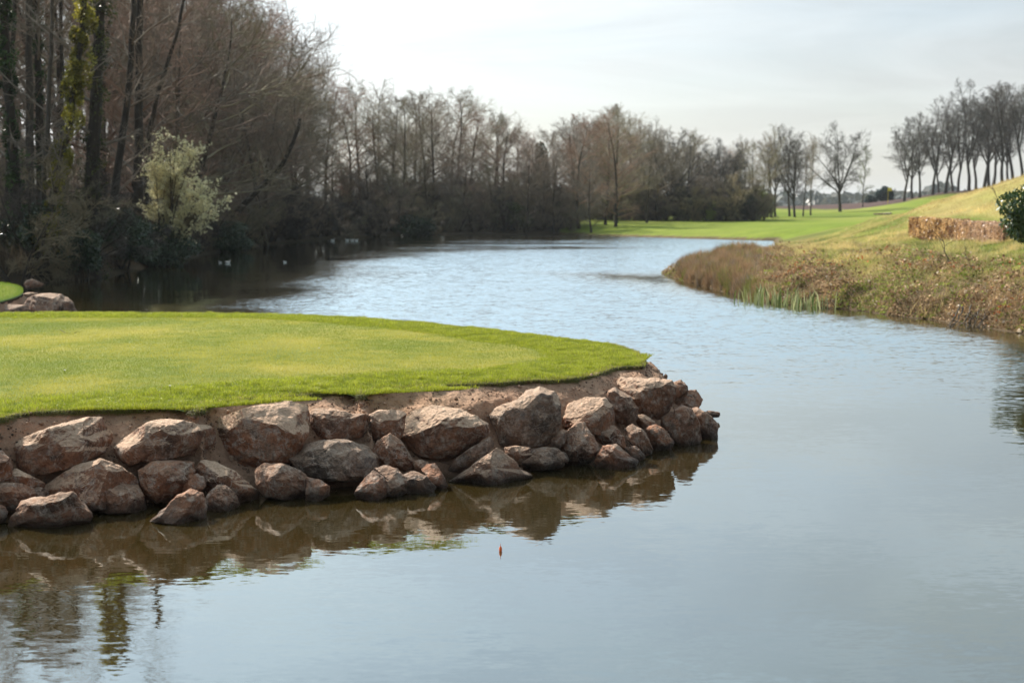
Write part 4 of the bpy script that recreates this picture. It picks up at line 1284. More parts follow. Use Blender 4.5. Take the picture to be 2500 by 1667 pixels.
# trees one can point to
def base_at(u, d):
    return (u - 1250) / F * d * 1.0, d
def single(kind, u, d, vtop, label, **k):
    x, y = base_at(u, d)
    g = gz(x, y)
    H = CAMZ + (505 - vtop) * y / F - g
    return tree(kind, x, y, H, label, 'tree', k.pop('group', None), **k)
single('birch0', 1400, 172, 288, 'reddish twigged birch with a pale trunk at the left end of the far fairway', name='birch_tree', rz=1.0)
single('birch1', 1500, 176, 262, 'tallest drooping birch with a pale trunk behind the far fairway', name='birch_tree', rz=2.0)
single('oak1', 1625, 184, 330, 'crooked dark oak leaning left at the edge of the far fairway', name='oak_tree', lean=(0, -.12))
single('oak0', 1760, 186, 352, 'low spreading oak with arching limbs right of the crooked oak', name='oak_tree')
for (u, d, vt, kd, ln, lb) in [(1871, 215, 330, 'tall1', 0, 'straight grey trunked tree closing the right end of the far wood'),
        (1890, 222, 322, 'hill0', 0, 'tall slender tree just clear of the far wood'),
        (1938, 218, 335, 'oak0', -.16, 'tree with a thick trunk leaning left in the small fairway group'),
        (1925, 226, 318, 'hill1', 0, 'tall narrow tree behind the leaning trunk in the fairway group'),
        (1958, 228, 360, 'tall2', .03, 'thin tree right of the leaning trunk in the fairway group'),
        (1976, 236, 350, 'tall0', 0, 'slender outermost tree of the small fairway group')]:
    single(kd, u, d, vt, lb, lean=(0, ln), group='small group of trees on the fairway')
single('oak1', 2048, 262, 316, 'round-crowned tree standing alone against the sky on the fairway', name='oak_tree', lean=(0, -.05), wide=1.2)
single('slim0', 2102, 300, 362, 'thin pale green tree just right of the lone round-crowned tree', name='young_tree')
hb = [(2203, 290, 298), (2222, 300, 318), (2240, 296, 290), (2272, 300, 250), (2286, 306, 300), (2303, 298, 262), (2333, 300, 252), (2359, 300, 208), (2376, 312, 250), (2396, 305, 222), (2418, 318, 236), (2440, 300, 220),
      (2466, 308, 226), (2490, 300, 216), (2515, 300, 225), (2320, 325, 280), (2408, 330, 240), (2455, 330, 235)]
names = {2203: 'leftmost slender tree of the hilltop row, forked low down', 2359: 'tallest wide-crowned tree in the middle of the hilltop row'}
ORD = ['first', 'second', 'third', 'fourth', 'fifth', 'sixth', 'seventh', 'eighth', 'ninth', 'tenth', 'eleventh', 'twelfth', 'thirteenth', 'fourteenth', 'fifteenth', 'sixteenth', 'seventeenth', 'eighteenth']
hbs = sorted(h[0] for h in hb)
for u, d, vt in hb:
    single(f'hill{RNG.integers(3)}', u, d, vt, names.get(u, f'tall bare tree on the dark hill ridge, {ORD[hbs.index(u)]} trunk from the left end'), group=None if u in names else 'trees on the hill ridge', wide=RNG.uniform(1.1, 1.45), lean=(0, RNG.normal(0, .03)))
# evergreens far away
def leaf_cloud(centers, radii, n, size, c1, c2, flat=1.0, rg=RNG):
    """many leaf-sized quads through the volume of several ellipsoids"""
    k = rg.integers(0, len(centers), n)
    d = rg.normal(0, 1, (n, 3)); d /= np.linalg.norm(d, axis=1)[:, None]
    rr = rg.uniform(0.25, 1, n) ** 0.45
    p = np.asarray(centers)[k] + d * rr[:, None] * np.asarray(radii)[k]
    a = rg.normal(0, 1, (n, 3)); a /= np.linalg.norm(a, axis=1)[:, None]
    b = np.cross(a, rg.normal(0, 1, (n, 3))); b /= np.linalg.norm(b, axis=1)[:, None] + 1e-9
    s = size * rg.uniform(.6, 1.3, n)[:, None]
    v = np.stack([p - a * s, p + b * s * .45, p + a * s, p - b * s * .45], 1).reshape(-1, 3)
    t = np.clip(rg.uniform(0, 1, n) * .7 + .3 * (vnoise(p * 1.5, 5) * .5 + .5), 0, 1)
    return v, np.arange(n * 4).reshape(-1, 4), np.repeat(mixcol(t, c1, c2), 4, 0)
def bush(name, label, x, y, w, h, n, size, c1, c2, mat, group=None, cat='bush', z=None, seed=0, lobes=14, tall=False):
    rg = np.random.default_rng(seed)
    e = empty(name, (x, y, (gz(x, y) if z is None else z)))
    tag(e, label, cat, group)
    cs, rs = [], []
    for k in range(lobes):
        t = rg.uniform(0, 1)
        r_ = (w / 2) * ((1 - t) if tall else math.sqrt(max(.1, 1 - (2 * t - 1) ** 2)) * .75)
        a = rg.uniform(0, 6.28)
        cs.append((math.cos(a) * r_ * rg.uniform(.4, 1), math.sin(a) * r_ * rg.uniform(.4, 1), h * (.18 + .68 * t)))
        q = rg.uniform(.16, .30)
        rs.append((w * q, w * q, h * q * .8))
    v, f, c = leaf_cloud(cs, rs, n, size, c1, c2, rg=rg)
    keep = v[:, 2].reshape(-1, 4).min(1) > 0.02
    f = f[keep]
    mesh_obj('foliage', v, f, mat, parent=e, attrs={'col': c})
    pol = []
    for k in range(8):
        tgt = np.array(cs[k % len(cs)])
        pts, rad, _ = grow(rg, np.array([rg.normal(0, .08 * w), rg.normal(0, .08 * w), -.1]), tgt + [0, 0, .2], np.linalg.norm(tgt) * .95, .02 * h + .01, .008, 6, .06, .02)
        pol.append((pts, rad))
    tv, tf = tubes(pol, 5)
    mesh_obj('stem', tv, tf, M['bark'], parent=e, smooth=True)
    return e
x, y = base_at(2158, 330)
bush('conifer', 'dark blue-green conifer beyond the fairway near the ridge', x, y, 4.6, 4.4, 5000, .25, (.012, .03, .03), (.03, .06, .055), M['leaf'], seed=3, z=gz(x, y) - 1)
x, y = base_at(2122, 330)
bush('conifer', 'small dark conifer left of the blue-green one', x, y, 2.6, 2.6, 3000, .22, (.012, .03, .03), (.03, .06, .055), M['leaf'], seed=4, z=gz(x, y) - 1)
x, y = base_at(1322, 170)
bush('conifer', 'dark green conifer showing among the bare trees at the lake end', x, y, 3.4, 9.5, 7000, .2, (.012, .035, .02), (.03, .07, .035), M['leaf'], seed=5, tall=True)
for k, (u, d, w_, h_, lb, c1, c2) in enumerate([
        (1740, 184, 2.2, 3.0, 'lime green shrub against the dark wood edge', (.18, .24, .03), (.3, .36, .06)),
        (1733, 182, 1.4, 1.6, 'small round yellow-green bush at the wood edge', (.2, .25, .03), (.32, .38, .06)),
        (1765, 183, 4.0, 2.4, 'dark rounded bush beside the lime green shrub', (.02, .03, .02), (.05, .05, .035)),
        (1800, 184, 5.0, 3.6, 'dark wide bush under the spreading oak', (.025, .03, .02), (.06, .055, .04)),
        (1850, 190, 5.0, 4.5, 'yellowish green thicket right of the spreading oak', (.12, .14, .03), (.22, .23, .06)),
        (1590, 183, 6.0, 3.2, 'pale dome-shaped brown bush on the fairway edge', (.14, .10, .08), (.24, .18, .14)),
        (1255, 154, 4.0, 3.0, 'mossy green bush at the far waterline', (.05, .07, .02), (.12, .14, .04)),
        (1010, 146, 5.0, 2.6, 'dark ivy bush at the far left waterline', (.015, .03, .015), (.04, .06, .03))]):
    x, y = base_at(u, d)
    bush('shrub', lb, x, y, w_, h_, 7000, .11, c1, c2, M['leaf'], seed=20 + k, cat='shrub')

# near left shore: trunks, ivy, evergreen shrubs
def trunk_tree(label, pts_px, d, r, ivy=None, name='ivy_clad_tree', branches=8, seed=0, bark=None):
    """a trunk following points (u, v) at distance d, going on above the frame"""
    rg = np.random.default_rng(seed)
    P = np.array([at_d(u, v, d) for u, v in pts_px])
    base = P[0].copy(); base[2] = gz(P[0][0], P[0][1]) - .2
    P[0] = base
    e = empty(name, tuple(base)); tag(e, label, 'tree')
    c = smooth_curve(catmull(P - base, 26), 3)
    rad = np.linspace(r, r * .45, 26); rad[:3] *= np.array([1.35, 1.18, 1.06])
    c += rg.normal(0, .02, c.shape)
    tv, tf = tubes([(c, rad)], 10)
    mesh_obj('trunk', tv, tf, bark or M['bark'], parent=e, smooth=True)
    pol, pol2 = [], []
    for k in range(branches):
        i = rg.integers(6, 25)
        dd = c[min(i + 1, 25)] - c[i - 1]; dd /= np.linalg.norm(dd)
        d1 = dd * .5 + perp(dd, rg)
        b1, r1, _ = grow(rg, c[i], d1, rg.uniform(2, 4.5), rad[i] * .35, .012, 7, .1, .05)
        pol.append((b1, r1))
        for j in range(9):
            i2 = rg.integers(1, 7)
            d2 = (b1[i2 + 1 if i2 < 7 else 7] - b1[i2 - 1]); d2 /= np.linalg.norm(d2)
            b2, r2, _ = grow(rg, b1[i2], d2 * .7 + perp(d2, rg) * .7, rg.uniform(.6, 1.6), .014, .008, 4, .14, .03)
            pol2.append((b2, r2))
            for m_ in range(5):
                i3 = rg.integers(1, 4)
                d3 = b2[i3 + 1] - b2[i3 - 1]; d3 /= np.linalg.norm(d3)
                b3, r3, _ = grow(rg, b2[i3], d3 * .7 + perp(d3, rg) * .7, rg.uniform(.25, .7), .009, .005, 2, .14, .02)
                pol2.append((b3, r3))
    if pol:
        a, b = tubes(pol, 5); cc2, dd2 = tubes(pol2, 3)
        mesh_obj('crown', np.r_[a, cc2], np.r_[b, dd2 + len(a)], M['twig'], parent=e, smooth=True)
    if ivy:
        n, spread_, c1, c2, t0, t1 = ivy
        cs, rs = [], []
        for k in range(110):
            t = rg.uniform(t0, t1) * 25
            i = min(int(t), 24); q = c[i] + (c[i + 1] - c[i]) * (t - i)
            s = spread_ * rg.uniform(.6, 1.3) * (1 + .4 * math.sin(t * 1.9))
            cs.append(q + rg.normal(0, .45, 3) * [spread_, spread_, .6]); rs.append((s * .6, s * .6, s * 1.0))
        v, f, cl = leaf_cloud(cs, rs, n, .07, c1, c2, rg=rg)
        pc = v.reshape(-1, 4, 3).mean(1)
        f = f[fbm(pc * 2.2, 3, 7) > -.12]
        cl = cl * np.repeat(np.clip(1.05 + 1.0 * fbm(pc * 1.3, 2, 9), .35, 1.6), 4)[:, None]
        mesh_obj('ivy', v, f, M['leaf'], parent=e, attrs={'col': cl})
    return e
YG = ((.05, .06, .012), (.50, .43, .05))
DG = ((.012, .03, .010), (.08, .14, .03))
trunk_tree('leaning trunk thickly wrapped in yellow-green ivy', [(105, 640), (118, 540), (135, 450), (165, 330), (185, 200), (200, 80), (210, -60), (222, -260)], 57, .17, (38000, .42, *YG, .10, 1.0), seed=1)
trunk_tree('thick dark trunk with sparse ivy just right of the yellow ivy trunk', [(222, 650), (215, 560), (228, 400), (236, 200), (243, 60), (250, -80), (258, -300)], 60.5, .34, (9000, .5, (.02, .03, .01), (.12, .13, .02), .02, .9), seed=2)
trunk_tree('dark trunk wrapped in deep green ivy at the left edge', [(38, 650), (40, 500), (28, 300), (14, 120), (8, 0), (0, -250)], 58.5, .24, (22000, .36, *DG, .05, .95), seed=3)
trunk_tree('straight brown trunk with bare bark near the left edge', [(75, 645), (74, 450), (72, 250), (70, 60), (68, -250)], 62, .21, None, name='bare_tree', seed=4, bark=M['bark_grey'])
trunk_tree('dark straight trunk with a strip of ivy between two bare trunks', [(98, 645), (100, 450), (97, 250), (92, 60), (88, -250)], 63, .21, (7000, .26, *DG, .25, .8), seed=5)
trunk_tree('thin curving grey trunk bending up beside the yellow ivy', [(92, 660), (95, 560), (108, 440), (118, 300), (122, 160), (130, 0), (134, -250)], 57.5, .12, None, name='bare_tree', seed=6, bark=M['bark_grey'])
trunk_tree('tall straight trunk behind the twiggy thicket, left of the pale blossom', [(335, 630), (338, 460), (340, 280), (340, 120), (343, -20), (345, -280)], 74, .27, None, name='bare_tree', seed=7, branches=12)
trunk_tree('slim trunk sweeping up to the right behind the pale blossom', [(352, 630), (365, 300), (395, 200), (420, 120), (440, 50), (470, -120)], 76, .15, None, name='bare_tree', seed=8, branches=12)
trunk_tree('short dark trunk in the thicket left of the pale blossom', [(268, 650), (272, 540), (285, 430), (300, 330), (318, 200), (330, -100)], 68, .22, None, name='bare_tree', seed=9, branches=14)
trunk_tree('long trunk leaning right over the water beyond the pale blossom', [(540, 590), (575, 520), (640, 455), (690, 405), (715, 350), (735, 290)], 100, .26, None, name='bare_tree', seed=10, branches=14)
trunk_tree('trunk behind the two leftmost ivy trunks', [(10, 640), (16, 500), (22, 400), (30, 200), (36, 0), (40, -250)], 64, .14, None, name='bare_tree', seed=11)
trunk_tree('forked slim trunk in the gap right of the thick dark trunk', [(150, 640), (155, 480), (152, 300), (150, 120), (146, -20), (140, -250)], 66, .13, None, name='bare_tree', seed=12)
# pale catkin willow
rw = np.random.default_rng(99)
wb = np.array([*base_at(398, 72), 0.0]); wb[2] = max(gz(wb[0], wb[1]), .05)
e = empty('catkin_willow', tuple(wb))
tag(e, 'pale yellow catkin-covered willow at the water against the dark wood', 'tree')
stems_, twigs_, cpts = [], [], []
for k in range(26):
    lob = ((425, 395, 84, 72), (512, 472, 52, 68), (425, 490, 88, 46))[rw.choice(3, p=(.5, .38, .12))]
    a_ = rw.uniform(0, 6.28); q_ = rw.uniform(.2, .8)
    tg = at_d(lob[0] + math.cos(a_) * lob[2] * q_, lob[1] + math.sin(a_) * lob[3] * q_, 72 + rw.uniform(-1.2, 1.2)) - wb
    b0 = np.array([rw.normal(0, .25), rw.normal(0, .25), -.2])
    m1 = b0 * .5 + tg * .5 + np.array([-.15 * tg[0], 0, .12 * tg[2]])
    t_ = np.linspace(0, 1, 16)[:, None]
    cv = (1 - t_) ** 2 * b0 + 2 * t_ * (1 - t_) * m1 + t_ ** 2 * tg
    stems_.append((cv, np.linspace(.05, .012, 16)))
    for j_ in range(22):
        i_ = rw.integers(6, 16)
        dd_ = cv[min(i_ + 1, 15)] - cv[i_ - 1]; dd_ /= np.linalg.norm(dd_)
        b1, r1, _ = grow(rw, cv[i_], dd_ * .6 + perp(dd_, rw) * .8 + [0, 0, .15], rw.uniform(.5, 1.3), .010, .005, 5, .14, .03)
        twigs_.append((b1, r1))
        for m_ in range(5):
            i3 = rw.integers(1, 5)
            d3 = b1[i3 + 1] - b1[i3]; d3 /= np.linalg.norm(d3)
            b2, r2, _ = grow(rw, b1[i3], d3 * .7 + perp(d3, rw) * .7, rw.uniform(.2, .5), .005, .003, 3, .12, .05)
            twigs_.append((b2, r2))
            cpts += [b2[1], b2[2], b2[3]]
tv, tf = tubes(stems_, 6); mesh_obj('trunk', tv, tf, M['bark_grey'], parent=e, smooth=True)
tv, tf = tubes([t for t in twigs_ if len(t[0]) == 6] + [t for t in twigs_ if len(t[0]) == 4], 3); mesh_obj('crown', tv, tf, M['twig_olive'], parent=e, smooth=True)
cpts = np.array(cpts); cpts = cpts[fbm(cpts * 1.3, 2, 12) > -.05]
p = np.repeat(cpts, 4, 0); n = len(p); p = p + rw.normal(0, .035, (n, 3))
a = rw.normal(0, 1, (n, 3)); a /= np.linalg.norm(a, axis=1)[:, None]
b = np.cross(a, rw.normal(0, 1, (n, 3))); b /= np.linalg.norm(b, axis=1)[:, None]
sz = rw.uniform(.03, .06, n)[:, None]
v = np.stack([p - a * sz, p + b * sz * .7, p + a * sz, p - b * sz * .7], 1).reshape(-1, 3)
mesh_obj('catkins', v, np.arange(n * 4).reshape(-1, 4), M['leaf'], parent=e, attrs={'col': np.repeat(mixcol(rw.uniform(0, 1, n), (.80, .74, .42), (.98, .93, .66)), 4, 0)})
# evergreen undergrowth by the left shore
for k, (u, d, w_, h_, n_, lb) in enumerate([
        (130, 57.5, 3.0, 3.0, 12000, 'dark glossy evergreen shrub at the foot of the yellow ivy trunk'),
        (205, 58.5, 2.2, 2.2, 9000, 'dark green shrub with a yellow sprig low by the water'),
        (300, 66, 3.4, 2.8, 12000, 'mid green shrub left of the catkin willow'),
        (395, 72, 4.0, 2.6, 12000, 'low dark shrub under the catkin willow'),
        (560, 95, 4.0, 2.4, 9000, 'dark green bush at the waterline right of the catkin willow'),
        (60, 59, 2.6, 2.6, 9000, 'dark shrub behind the corner of the second green')]):
    x, y = base_at(u, d)
    bush('evergreen_shrub', lb, x, y, w_, h_, n_, .07, (.012, .025, .010), (.06, .10, .03), M['gloss'], seed=40 + k, cat='shrub')
# dead stalks by the left shore
def stalks(region, n, hlo, hhi, w_, c1, c2, name, label, bend=.5, mat='dry', zoff=-.03):
    p = sample_in(region, n)
    z = ground_z(p[:, 0], p[:, 1]) + zoff
    t = RNG.uniform(0, 1, n)
    v, f, c = blades(np.c_[p, z], RNG.uniform(hlo, hhi, n), np.full(n, w_) * RNG.uniform(.6, 1.3, n), RNG.uniform(.05, bend, n), mixcol(t, c1, c2), segs=2)
    o = mesh_obj(name, v, f, M[mat], attrs={'col': c})
    tag(o, label, None, None, 'stuff')
    return o
reg = np.array([(-22.5, 56.5), (-17.6, 57), (-17.9, 62), (-18.5, 70), (-20, 70), (-22.5, 62)])
stalks(reg, 9000, .4, 1.6, .018, (.07, .05, .03), (.26, .2, .13), 'dead_undergrowth', 'dead stalks and brambles along the foot of the left wood', .9)

# ------------------------------------------------------------------ right bank vegetation
def scatter_bank(n, sel):
    """random points right of the lake with a keep function"""
    p = np.c_[RNG.uniform(4, 38, n), RNG.uniform(30, 112, n)]
    p = p[~inside(p[:, 0], p[:, 1], LAKE)]
    ang_ = p[:, 0] / p[:, 1]
    p = p[(ang_ < .42)]
    w = np.clip((50 / p[:, 1]) ** 2, .12, 1)
    p = p[RNG.uniform(0, 1, len(p)) < w]
    d = dist_poly(p[:, 0], p[:, 1], LAKE[(LAKE[:, 1] > 20)], closed=False)
    return p, d
p, d = scatter_bank(900000, None)
n2 = fbm(P3(p[:, 0] * .35, p[:, 1] * .2), 4, 8)
n3 = fbm(P3(p[:, 0] * 1.2, p[:, 1] * .9), 3, 18)
z = ground_z(p[:, 0], p[:, 1])
bare = sstep(4.2, 1.8, d + n2 * 2.2) * np.where(p[:, 1] < 64, 1, .3)
keep = RNG.uniform(0, 1, len(p)) > bare * .85
q, zq, nq, mq = p[keep], z[keep], n2[keep], n3[keep]
m = len(q)
t = np.clip(.45 + .9 * nq + 1.3 * mq + RNG.normal(0, .18, m), 0, 1)
c = mixcol(t, (.13, .18, .025), (.60, .46, .20))
hl = sstep(1.9, 2.6, zq)[:, None] * .6
c = c * (1 - hl) + np.array([.62, .47, .21]) * hl
c = c * np.clip(1 + .7 * fbm(P3(q[:, 0] * 1.1, q[:, 1] * .8), 3, 48), .5, 1.5)[:, None]
v, f, cc3 = blades(np.c_[q, zq - .02], RNG.uniform(.07, .17, m) * (1 + .6 * mq + 1.2 * sstep(.15, .5, mq)), RNG.uniform(.010, .022, m), RNG.uniform(.2, 1.1, m), c)
o = mesh_obj('rough_grass', v, f, M['grass'], attrs={'col': cc3})
tag(o, 'rough yellow and green grass on the right bank and hill', None, None, 'stuff')
# dead leaves and bramble litter near the water
p, d = scatter_bank(1600000, None)
k = (d < 9.0) & (p[:, 1] < 75)
p, d = p[k], d[k]
n2 = fbm(P3(p[:, 0] * .35, p[:, 1] * .2), 4, 8)
k = RNG.uniform(0, 1, len(p)) < sstep(5.8, 0.8, d + n2 * 5.0) * 0.72
p, d, n2 = p[k], d[k], n2[k]
m = len(p)
n3 = fbm(P3(p[:, 0] * 1.6, p[:, 1] * 1.6), 3, 19)
n4 = fbm(P3(p[:, 0] * .9, p[:, 1] * .9), 3, 29)
lump = np.clip(n3 + .3, 0, 1) * .5 * sstep(0, .6, d)
base = np.c_[p, ground_z(p[:, 0], p[:, 1]) + lump * RNG.uniform(.2, 1, m) + .01]
t = RNG.uniform(0, 1, m)
c = mixcol(t, (.10, .055, .025), (.62, .42, .24))
redd = RNG.uniform(0, 1, m) < np.clip(n4 * 1.5 - .35, 0, .5)
c[redd] = np.array([.42, .11, .03])
grn = RNG.uniform(0, 1, m) < np.clip(-n4 * 2.6, .12, .85)
c[grn] = np.array([.25, .30, .05])
pal = RNG.uniform(0, 1, m) < .035
c[pal] = np.array([.6, .5, .38])
c = c * np.clip(1 + 1.0 * fbm(P3(p[:, 0] * 2.2, p[:, 1] * 1.6), 3, 44), .4, 1.7)[:, None]
a = RNG.normal(0, 1, (m, 3)); a[:, 2] *= .5; a /= np.linalg.norm(a, axis=1)[:, None]
b = np.cross(a, RNG.normal(0, 1, (m, 3))); b /= np.linalg.norm(b, axis=1)[:, None] + 1e-9
s = RNG.uniform(.03, .075, m)[:, None]
v = np.stack([base - a * s, base + b * s * .55, base + a * s, base - b * s * .55], 1).reshape(-1, 3)
kb = RNG.permutation(m)[:150000]
pb = base[kb] - [0, 0, .03]; mb = len(pb)
vb_, fb_, cb_ = blades(pb, RNG.uniform(.08, .30, mb), RNG.uniform(.006, .014, mb), RNG.uniform(.5, 1.8, mb), mixcol(RNG.uniform(0, 1, mb), (.10, .06, .03), (.55, .40, .22)), segs=2)
ob = mesh_obj('dead_bracken', vb_, fb_, M['dry'], attrs={'col': cb_})
tag(ob, 'tangled dead stems and grass over the right waterline', None, None, 'stuff')
o = mesh_obj('dead_leaves', v, np.arange(m * 4).reshape(-1, 4), M['dry'], attrs={'col': np.repeat(c, 4, 0)})
tag(o, 'brown fallen leaves and bramble litter along the right waterline', None, None, 'stuff')
# rusty rushes on the left tip of the right bank
def rushes():
    n = 60000
    px = RNG.uniform(1640, 1905, n)
    p = np.c_[RNG.uniform(5.6, 13.5, n), RNG.uniform(42, 70, n)]
    p = p[~inside(p[:, 0], p[:, 1], LAKE)]
    u = 1250 + F * p[:, 0] / p[:, 1]
    p = p[(u > 1657) & (u < 1880 - (p[:, 1] < 50) * 30 + RNG.normal(0, 35, len(p)))]
    d = dist_poly(p[:, 0], p[:, 1], LAKE)
    # tussocks: stems fanning out from a few hundred roots
    k = RNG.permutation(len(p))[:1500]
    r0 = p[k]; nst = 75
    tone_ = RNG.uniform(0, 1, len(r0)); hh = RNG.uniform(.45, 1.0, len(r0)) * np.interp(1250 + F * r0[:, 0] / r0[:, 1], [1640, 1700, 1800, 1890], [.55, .90, .90, .45])
    m = len(r0) * nst
    R0 = np.repeat(r0, nst, 0); tone_ = np.repeat(tone_, nst); hh = np.repeat(hh, nst)
    az = RNG.uniform(0, 2 * np.pi, m); out_ = np.abs(RNG.normal(0, .42, m))
    H = hh * RNG.uniform(.55, 1.05, m)
    b0 = np.c_[R0 + RNG.normal(0, .07, (m, 2)), np.zeros(m)]
    b0[:, 2] = np.maximum(ground_z(b0[:, 0], b0[:, 1]), -.05) - .03
    dirv = np.stack([np.cos(az) * out_, np.sin(az) * out_, np.ones(m)], 1)
    dirv /= np.linalg.norm(dirv, axis=1)[:, None]
    mid = b0 + dirv * (H * .6)[:, None]
    tipp = b0 + dirv * H[:, None] + np.stack([np.cos(az), np.sin(az), -np.ones(m) * .5], 1) * (H * .22 * RNG.uniform(0, 1, m))[:, None]
    sd = np.stack([-np.sin(az), np.cos(az), np.zeros(m)], 1) * RNG.uniform(.004, .009, m)[:, None]
    v = np.stack([b0 - sd, b0 + sd, mid + sd * .8, mid - sd * .8, tipp], 1).reshape(-1, 3)
    bb = (np.arange(m) * 5)[:, None]
    t = np.clip(tone_ * .7 + RNG.uniform(0, .4, m), 0, 1)
    c = mixcol(t, (.12, .068, .036), (.54, .36, .20))
    g = (tone_ > .86)
    c[g] = np.array([.27, .27, .07]) * RNG.uniform(.6, 1.2, (g.sum(), 1))
    gr = (tone_ < .12)
    c[gr] = np.array([.30, .25, .20]) * RNG.uniform(.6, 1.2, (gr.sum(), 1))
    return v, [bb + np.array([[0, 1, 2, 3]]), bb + np.array([[3, 2, 4]])], np.repeat(c, 5, 0)
v, f, c = rushes()
o = mesh_obj('rushes_undergrowth', v, f, M['dry'], attrs={'col': c})
tag(o, 'rusty brown rushes and dead stems on the tip of the right bank', None, None, 'stuff')
# iris leaves at the water
wlp = [(1840, 739), (1870, 741), (1905, 745), (1935, 749), (1962, 752), (1985, 754)]
for k, (u, v_) in enumerate(wlp):
    x, y = W(u, v_)
    e = empty('iris_clump', (x, y - .25, -.05))
    tag(e, 'clump of upright green iris leaves in the shallows below the rushes', 'water plant', 'iris clumps in the shallows')
    n = [30, 14, 34, 20, 28, 12][k]
    p = np.c_[RNG.normal(0, .24, n), RNG.normal(0, .22, n), np.zeros(n)]
    v, f, c = blades(p, RNG.uniform(.3, .8, n) * RNG.uniform(.8, 1.1), RNG.uniform(.025, .05, n), RNG.uniform(.02, .4, n), mixcol(RNG.uniform(0, 1, n), (.07, .13, .02), (.5, .5, .26)), segs=2, az=RNG.normal(0, .5, n))
    mesh_obj('leaves', v, f, M['leaf'], parent=e, attrs={'col': c})
# beech hedge
def hedge():
    A_, B_ = at_d(2238, 580, 75), at_d(2350, 590, 66)
    C_ = at_d(2470, 598, 57)
    path = smooth_curve(catmull(np.array([A_[:2], B_[:2], C_[:2]]), 60), 8)
    e = empty('beech_hedge', (path[0][0], path[0][1], gz(*path[0])))
    tag(e, 'clipped hedge of orange brown dead beech leaves on the right bank', 'hedge')
    org = np.array(e.location)
    n = 60000
    k = RNG.uniform(0, 58.9, n); i = k.astype(int); fr_ = (k - i)[:, None]
    c0 = path[i] * (1 - fr_) + path[i + 1] * fr_
    zb = ground_z(c0[:, 0], c0[:, 1])
    tn_ = path[i + 1] - path[i]; tn_ /= np.linalg.norm(tn_, axis=1)[:, None]
    nn_ = np.stack([-tn_[:, 1], tn_[:, 0]], 1)
    side = RNG.uniform(-1, 1, n)
    side = np.sign(side) * np.abs(side) ** .4 * (.42 + .12 * fbm(np.c_[c0 * 2.4, side], 3, 4))
    top = np.interp(k, [0, 26, 34, 60], [1.05, 1.05, .82, .72]) + .16 * fbm(P3(c0[:, 0] * 2.5, c0[:, 1] * 2.5), 3, 6)
    zz = RNG.uniform(0.03, 1, n) ** .8 * top
    p = np.c_[c0 + nn_ * side[:, None], zb + zz] - org
    a = RNG.normal(0, 1, (n, 3)); a /= np.linalg.norm(a, axis=1)[:, None]
    b = np.cross(a, RNG.normal(0, 1, (n, 3))); b /= np.linalg.norm(b, axis=1)[:, None]
    s = RNG.uniform(.04, .08, n)[:, None]
    v = np.stack([p - a * s, p + b * s * .6, p + a * s, p - b * s * .6], 1).reshape(-1, 3)
    nz = fbm(p * 3.2, 3, 3)
    t = np.clip(.45 + 1.1 * nz + RNG.normal(0, .25, n), 0, 1)
    c = mixcol(t, (.20, .09, .035), (.82, .56, .27))
    pk = sstep(20, 45, k)[:, None] * .6
    c = c * (1 - pk) + np.array([.60, .42, .32]) * pk
    mesh_obj('foliage', v, np.arange(n * 4).reshape(-1, 4), M['leaf'], parent=e, attrs={'col': np.repeat(c, 4, 0)})
    pol = []
    for q in range(90):
        i = RNG.integers(0, 59)
        b0 = np.r_[path[i] + RNG.normal(0, .06, 2), gz(*path[i]) - .1] - org
        pts, rad, _ = grow(RNG, b0, np.array([RNG.normal(0, .15), RNG.normal(0, .15), 1]), .8, .014, .005, 4, .12, .05)
        pol.append((pts, rad))
    tv, tf = tubes(pol, 4)
    mesh_obj('stem', tv, tf, M['bark'], parent=e)
hedge()
# glossy evergreen bush at the right edge
x, y = base_at(2558, 41)
bush('laurel_bush', 'glossy dark green evergreen bush on the bank at the right edge', x, y, 2.6, 2.3, 16000, .075, (.02, .05, .012), (.09, .15, .04), M['gloss'], seed=70, lobes=22, z=gz(x, y) + .05)
x, y = base_at(2680, 36)
bush('laurel_bush', 'taller evergreen bush beyond the right edge, seen as a reflection', x, y, 3.0, 4.6, 9000, .09, (.02, .05, .012), (.07, .12, .035), M['gloss'], seed=71, lobes=22)
# bare saplings, roots and fallen branches
def bare_stick(name, label, cat, pts, r, seed, side=6, L=(.3, .8), bark=None):
    rg = np.random.default_rng(seed)
    P_ = np.array(pts); base = P_[0].copy()
    c = smooth_curve(catmull(P_ - base, 14), 2) + rg.normal(0, r * .6, (14, 3))
    pol = [(c, np.linspace(r, r * .3, 14))]
    for k in range(side):
        i = rg.integers(3, 13)
        dd = c[i] - c[i - 1]; dd /= np.linalg.norm(dd) + 1e-9
        b_, r_, _ = grow(rg, c[i], dd * .8 + perp(dd, rg) * .7, rg.uniform(*L), r * .45, r * .15, 5, .15, .03)
        pol.append((b_, r_))
    by = {}
    tv, tf = tubes(pol, 6)
    o = mesh_obj(name, tv, tf, bark or M['bark_grey'], loc=tuple(base), smooth=True)
    tag(o, label, cat)
    return o
bare_stick('bare_sapling', 'thin bare sapling leaning left in front of the orange hedge', 'sapling', [at_d(2338, 690, 43), at_d(2318, 640, 43.2), at_d(2303, 600, 43.4), at_d(2298, 572, 43.5)], .022, 1, 6)
bare_stick('bare_sapling', 'short bare stem on the bank right of the leaning sapling', 'sapling', [at_d(2380, 675, 42), at_d(2365, 640, 42), at_d(2352, 615, 42)], .014, 2, 4)
bare_stick('bare_sapling', 'wispy reddish sapling on the yellow hillside', 'sapling', [at_d(2446, 512, 72), at_d(2436, 490, 72), at_d(2428, 470, 72), at_d(2424, 455, 72)], .025, 3, 6)
